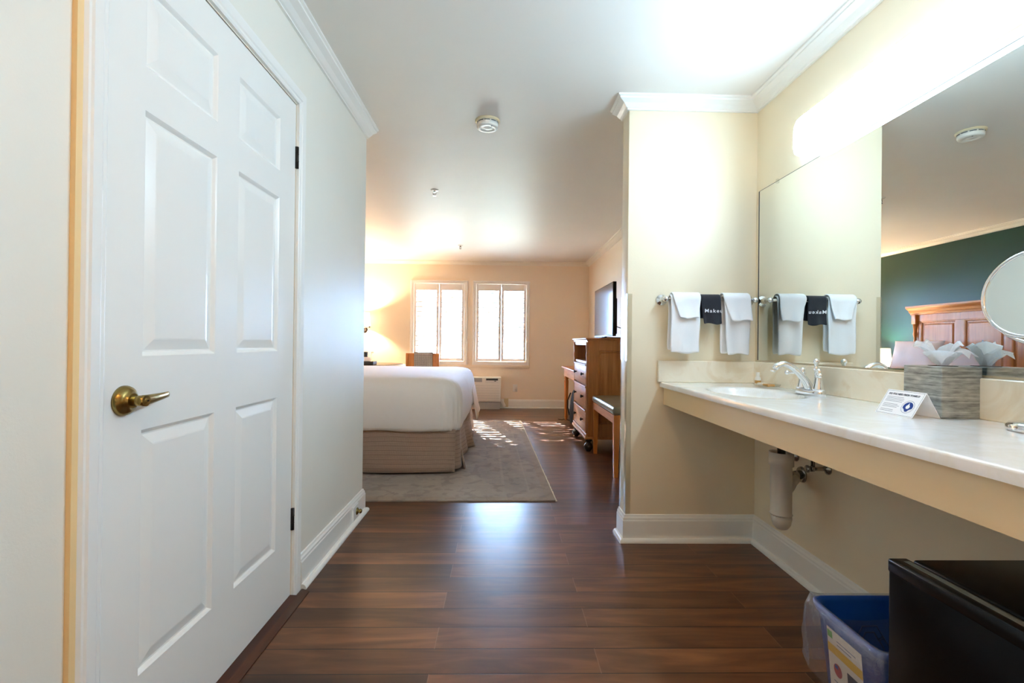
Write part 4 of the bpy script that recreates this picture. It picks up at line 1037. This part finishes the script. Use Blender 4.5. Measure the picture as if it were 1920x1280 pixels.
# desk along the right wall
dk = thing('writing_desk', (1.13, 6.05, 0), 'honey wood writing desk against the right wall beyond the dresser', 'desk')
MB().box(.845, XBR - .02, 5.50, 6.60, .722, .748, .006, 2).build('desktop', 'honey_h', dk)
MB().box(.875, XBR - .03, 5.54, 6.56, .615, .722, .003).build('apron', 'honey_h', dk)
for x in (.905, 1.36):
    for y in (5.57, 6.52):
        MB().lathe((x, y, 0), [(.016, 0), (.018, .03), (.025, .05), (.020, .07), (.022, .1), (.03, .5), (.031, .54), (.024, .565), (.033, .58), (.026, .60), (.03, .616)], (0, 0, 1), 20).build('leg', 'honey_v', dk)
bg = thing('backpack', (.98, 6.2, 0), 'black backpack leaning under the desk', 'bag')
b = MB(); rows = []
for z, hw, hd_ in ((0.003, .06, .14), (.03, .075, .16), (.15, .08, .165), (.3, .07, .16), (.4, .055, .14), (.46, .03, .09), (.475, .008, .03)):
    rows.append([(.985 + z * .02 + hw * math.cos(a), 6.2 + hd_ * math.sin(a), z) for a in [2 * PI * k / 24 for k in range(24)]])
vs = b.grid(rows, True, closeu=True); b.b.faces.new(vs[0][::-1]); b.b.faces.new(vs[-1]); b.build('bag_body', 'black_cloth', bg)
MB().tube([(.93, 6.28, .40), (.90, 6.33, .30), (.90, 6.34, .2), (.92, 6.30, .1)], .008, 8).build('strap', 'black_cloth', bg)
tag(MB().tube([(.80, 6.56, .004), (.85, 6.50, .005), (.88, 6.57, .004), (.92, 6.50, .005), (.95, 6.42, .005), (1.0, 6.38, .006)], .0045, 8).build('floor_cable', 'black_plastic'), 'black power cable lying on the floor by the desk leg', 'cable')
# ================================================================== DRESSER
DX0, DX1, DYa, DYb = .832, XBR - .02, 4.60, 5.42
dz0, dz1 = .125, 1.095
dr_ = thing('dresser', (1.12, 5.0, 0), 'tall maple chest of drawers with open shelf holding the television', 'dresser')
b = MB(); t2 = .022
b.box(DX0 + .02, DX1, DYa, DYa + t2, dz0, dz1); b.box(DX0 + .02, DX1, DYb - t2, DYb, dz0, dz1); b.box(DX1 - .012, DX1, DYa, DYb, dz0, dz1)
b.box(DX0 + .02, DX1, DYa, DYb, dz0, .175); b.box(DX0 + .02, DX1, DYa, DYb, 1.05, dz1); b.box(DX0 + .02, DX1, DYa, DYb, .865, .885)
b.box(DX0 + .012, DX0 + .024, DYa + .06, DYb - .06, 1.055, dz1)
b.box(DX0 + .035, DX0 + .05, DYa + .02, DYb - .02, .17, .87)
b.box(DX0 + .012, DX0 + .04, DYa, DYa + .035, .17, 1.09); b.box(DX0 + .012, DX0 + .04, DYb - .035, DYb, .17, 1.09)
b.build('case', 'maple_v', dr_)
# side panel facing the hall
p = MB(); x0, x1_, z0, z1 = DX0 + .02, DX1, .15, 1.09; ys_ = DYa
p.box(x0, x0 + .10, ys_ - .018, ys_, z0, z1); p.box(x1_ - .06, x1_, ys_ - .018, ys_, z0, z1); p.box(x0 + .10, x1_ - .06, ys_ - .018, ys_, 1.0, z1); p.box(x0 + .10, x1_ - .06, ys_ - .018, ys_, z0, .27)
pv = None
for ins, dy in ((0, .0175), (.010, .014), (.012, .005), (.024, .005), (.028, .001)):
    q = [(x0 + .10 + ins, ys_ - dy, .27 + ins), (x1_ - .06 - ins, ys_ - dy, .27 + ins), (x1_ - .06 - ins, ys_ - dy, 1.0 - ins), (x0 + .10 + ins, ys_ - dy, 1.0 - ins)]
    if pv:
        for k in range(4): p.face([pv[k], pv[(k + 1) % 4], q[(k + 1) % 4], q[k]])
    pv = q
p.face(pv); p.build('side_panel', 'maple_v', dr_)
MB().box(DX0 - .012, DX1 + .005, DYa - .03, DYb + .02, dz1 + .008, dz1 + .026, .006, 2).box(DX0 + .002, DX1, DYa - .018, DYb + .01, dz1 - .006, dz1 + .008, .003).build('top', 'maple_h', dr_)
MB().box(DX0 - .008, DX1, DYa - .022, DYb + .012, .125, .150, .005, 2).box(DX0 + .002, DX1, DYa - .014, DYb + .006, .15, .178, .004).build('base_moulding', 'maple_h', dr_)
for y in (DYa + .017, DYb - .017):
    c = MB(); c.lathe((DX0 + .014, y, .18), [(.014, 0), (.014, .02), (.009, .04), (.009, .64), (.015, .68), (.009, .71), (.016, .76), (.01, .80), (.016, .84), (.016, .90)], (0, 0, 1), 16); c.build('corner_column', 'maple_v', dr_)
for k, (za, zb) in enumerate(((.655, .852), (.415, .635), (.188, .393))):
    q = MB(); q.box(DX0 + .006, DX0 + .036, DYa + .045, DYb - .045, za, zb, .004, 2).box(DX0 - .002, DX0 + .03, DYa + .045, DYb - .045, zb - .012, zb + .004, .003)
    qo = q.build('drawer', 'maple_h', dr_)
    for y in (DYa + .19, DYb - .19):
        MB().lathe((DX0 + .006, y, (za + zb) / 2), [(.009, 0), (.007, .008), (.008, .013), (.016, .018), (.017, .024), (.012, .030), (.002, .032)], (-1, 0, 0), 16).build('knob', 'bronze_dark', qo)
for x in (DX0 + .035, DX1 - .05):
    for y in (DYa + .03, DYb - .04):
        MB().lathe((x, y, 0), [(.022, 0), (.026, .008), (.042, .03), (.046, .05), (.036, .075), (.022, .085), (.022, .095), (.036, .105), (.038, .125)], (0, 0, 1), 24).build('bun_foot', 'dark_wood', dr_)
tag(MB().box(DX0 + .06, DX0 + .22, 4.68, 4.74, .8853, .903, .004, 2).build('remote_control', 'plastic_white'), 'light remote control lying on the open dresser shelf', 'remote control')

# television
tv = thing('television', (1.15, 5.1, 1.12), 'flat black television standing on top of the dresser', 'television')
TVX, TV0, TV1 = 1.105, 4.66, 5.58; tz0, tz1 = 1.143, 1.69
b = MB(); b.box(TVX, TVX + .035, TV0, TV1, tz0, tz1, .003, 2); b.box(TVX + .035, TVX + .06, TV0 + .06, TV1 - .06, tz0 + .02, tz1 - .16, .01, 2); b.build('housing', 'black_plastic', tv)
MB().box(TVX - .0015, TVX + .002, TV0 + .008, TV1 - .008, tz0 + .016, tz1 - .008).build('screen', 'screen', tv)
MB().box(TVX - .002, TVX + .004, TV0 + .002, TV1 - .002, tz0, tz0 + .013).build('bottom_bezel', 'plastic_grey', tv)
MB().box(TVX - .10, TVX + .14, TV0 + .02, TV1 - .25, 1.1212, 1.131, .004, 2).box(TVX + .005, TVX + .03, 5.05, 5.19, 1.13, 1.15).build('stand', 'black_plastic', tv)
tag(MB().box(1.19, 1.27, 4.60, 4.68, 1.1212, 1.185, .003).build('media_box', 'black_plastic'), 'small black box behind the television on the dresser', 'box')
cb = tag(MB().tube([(1.165, 4.74, 1.24), (1.22, 4.70, 1.215), (1.29, 4.72, 1.205), (1.36, 4.76, 1.19)], .004, 8).build('television_cable', 'black_plastic'), 'black cable running from the television toward the wall', 'cable')

# bench
BX, BXe, Ba, Bb = .895, 1.36, 3.70, 4.56
bc = thing('bench', (1.13, 4.13, 0), 'low wooden bench with green leather cushion in front of the dresser', 'bench')
b = MB(); b.box(BX - .012, BXe + .01, Ba - .012, Bb + .012, .495, .565, .028, 4); subsurf(b.build('cushion', 'green_leather', bc), 1)
b = MB(); b.box(BX, BXe, Ba, Ba + .025, .43, .497); b.box(BX, BXe, Bb - .025, Bb, .43, .497); b.box(BX, BX + .025, Ba, Bb, .43, .497); b.box(BXe - .025, BXe, Ba, Bb, .43, .497); b.build('seat_frame', 'honey_h', bc)
for x in (BX + .0225, BXe - .0225):
    for y in (Ba + .0225, Bb - .0225):
        b = MB(); s0, s1 = .016, .0235
        rows = [[(x - s, y - s, z), (x + s, y - s, z), (x + s, y + s, z), (x - s, y + s, z)] for s, z in ((s0, 0), (s1, .40), (s1, .495))]
        vs = b.grid(rows, False, closeu=True); b.b.faces.new(vs[0][::-1]); b.b.faces.new(vs[-1]); b.build('leg', 'honey_v', bc)

# ================================================================== LIGHT FROM OUTSIDE
W = bpy.data.worlds.new('World'); S.world = W; W.use_nodes = True; nt = W.node_tree; nt.nodes.clear()
ow = nt.nodes.new('ShaderNodeOutputWorld'); bgn = nt.nodes.new('ShaderNodeBackground'); bgn.inputs[0].default_value = (.40, .64, 1, 1); bgn.inputs[1].default_value = 24.0
nt.links.new(bgn.outputs[0], ow.inputs[0])
sl = bpy.data.lights.new('sun', 'SUN'); sl.energy = 95; sl.color = (1, .95, .90); sl.angle = .01
so = bpy.data.objects.new('sun', sl); COL.objects.link(so); so.location = (-3, 14, 6)
so.rotation_euler = Vector((.30, -1, -.60)).to_track_quat('-Z', 'Y').to_euler()

# ================================================================== CAMERA
f_px, pitch, roll, yaw, hcam = 879.0, .0034, .011, .0215, 1.061
cy, sy = math.cos(yaw), math.sin(yaw); cp2, sp_ = math.cos(pitch), math.sin(pitch); c, s = math.cos(roll), math.sin(roll)
right = Vector((cy, -sy, 0)); fw = Vector((sy * cp2, cy * cp2, sp_)); down = Vector((sy * sp_, cy * sp_, -cp2))
r2 = right * c - down * s; d2 = right * s + down * c
cam = bpy.data.cameras.new('camera'); cam.lens = f_px * 36 / 1920; cam.sensor_width = 36; cam.clip_start = .02; cam.clip_end = 200
co = bpy.data.objects.new('camera', cam); COL.objects.link(co)
mw = Matrix((r2, -d2, -fw)).transposed().to_4x4(); mw.translation = Vector((0, 0, hcam)); co.matrix_world = mw
S.camera = co
S.view_settings.view_transform = 'Standard'; S.view_settings.look = 'None'; S.view_settings.gamma = 1; S.view_settings.use_curve_mapping = False
S.view_settings.exposure = 1.48
S.cycles.use_denoising = True; S.cycles.max_bounces = 12; S.cycles.diffuse_bounces = 8; S.cycles.glossy_bounces = 6; S.cycles.transparent_max_bounces = 24
S.cycles.sample_clamp_indirect = 8; S.cycles.caustics_reflective = False; S.cycles.caustics_refractive = False
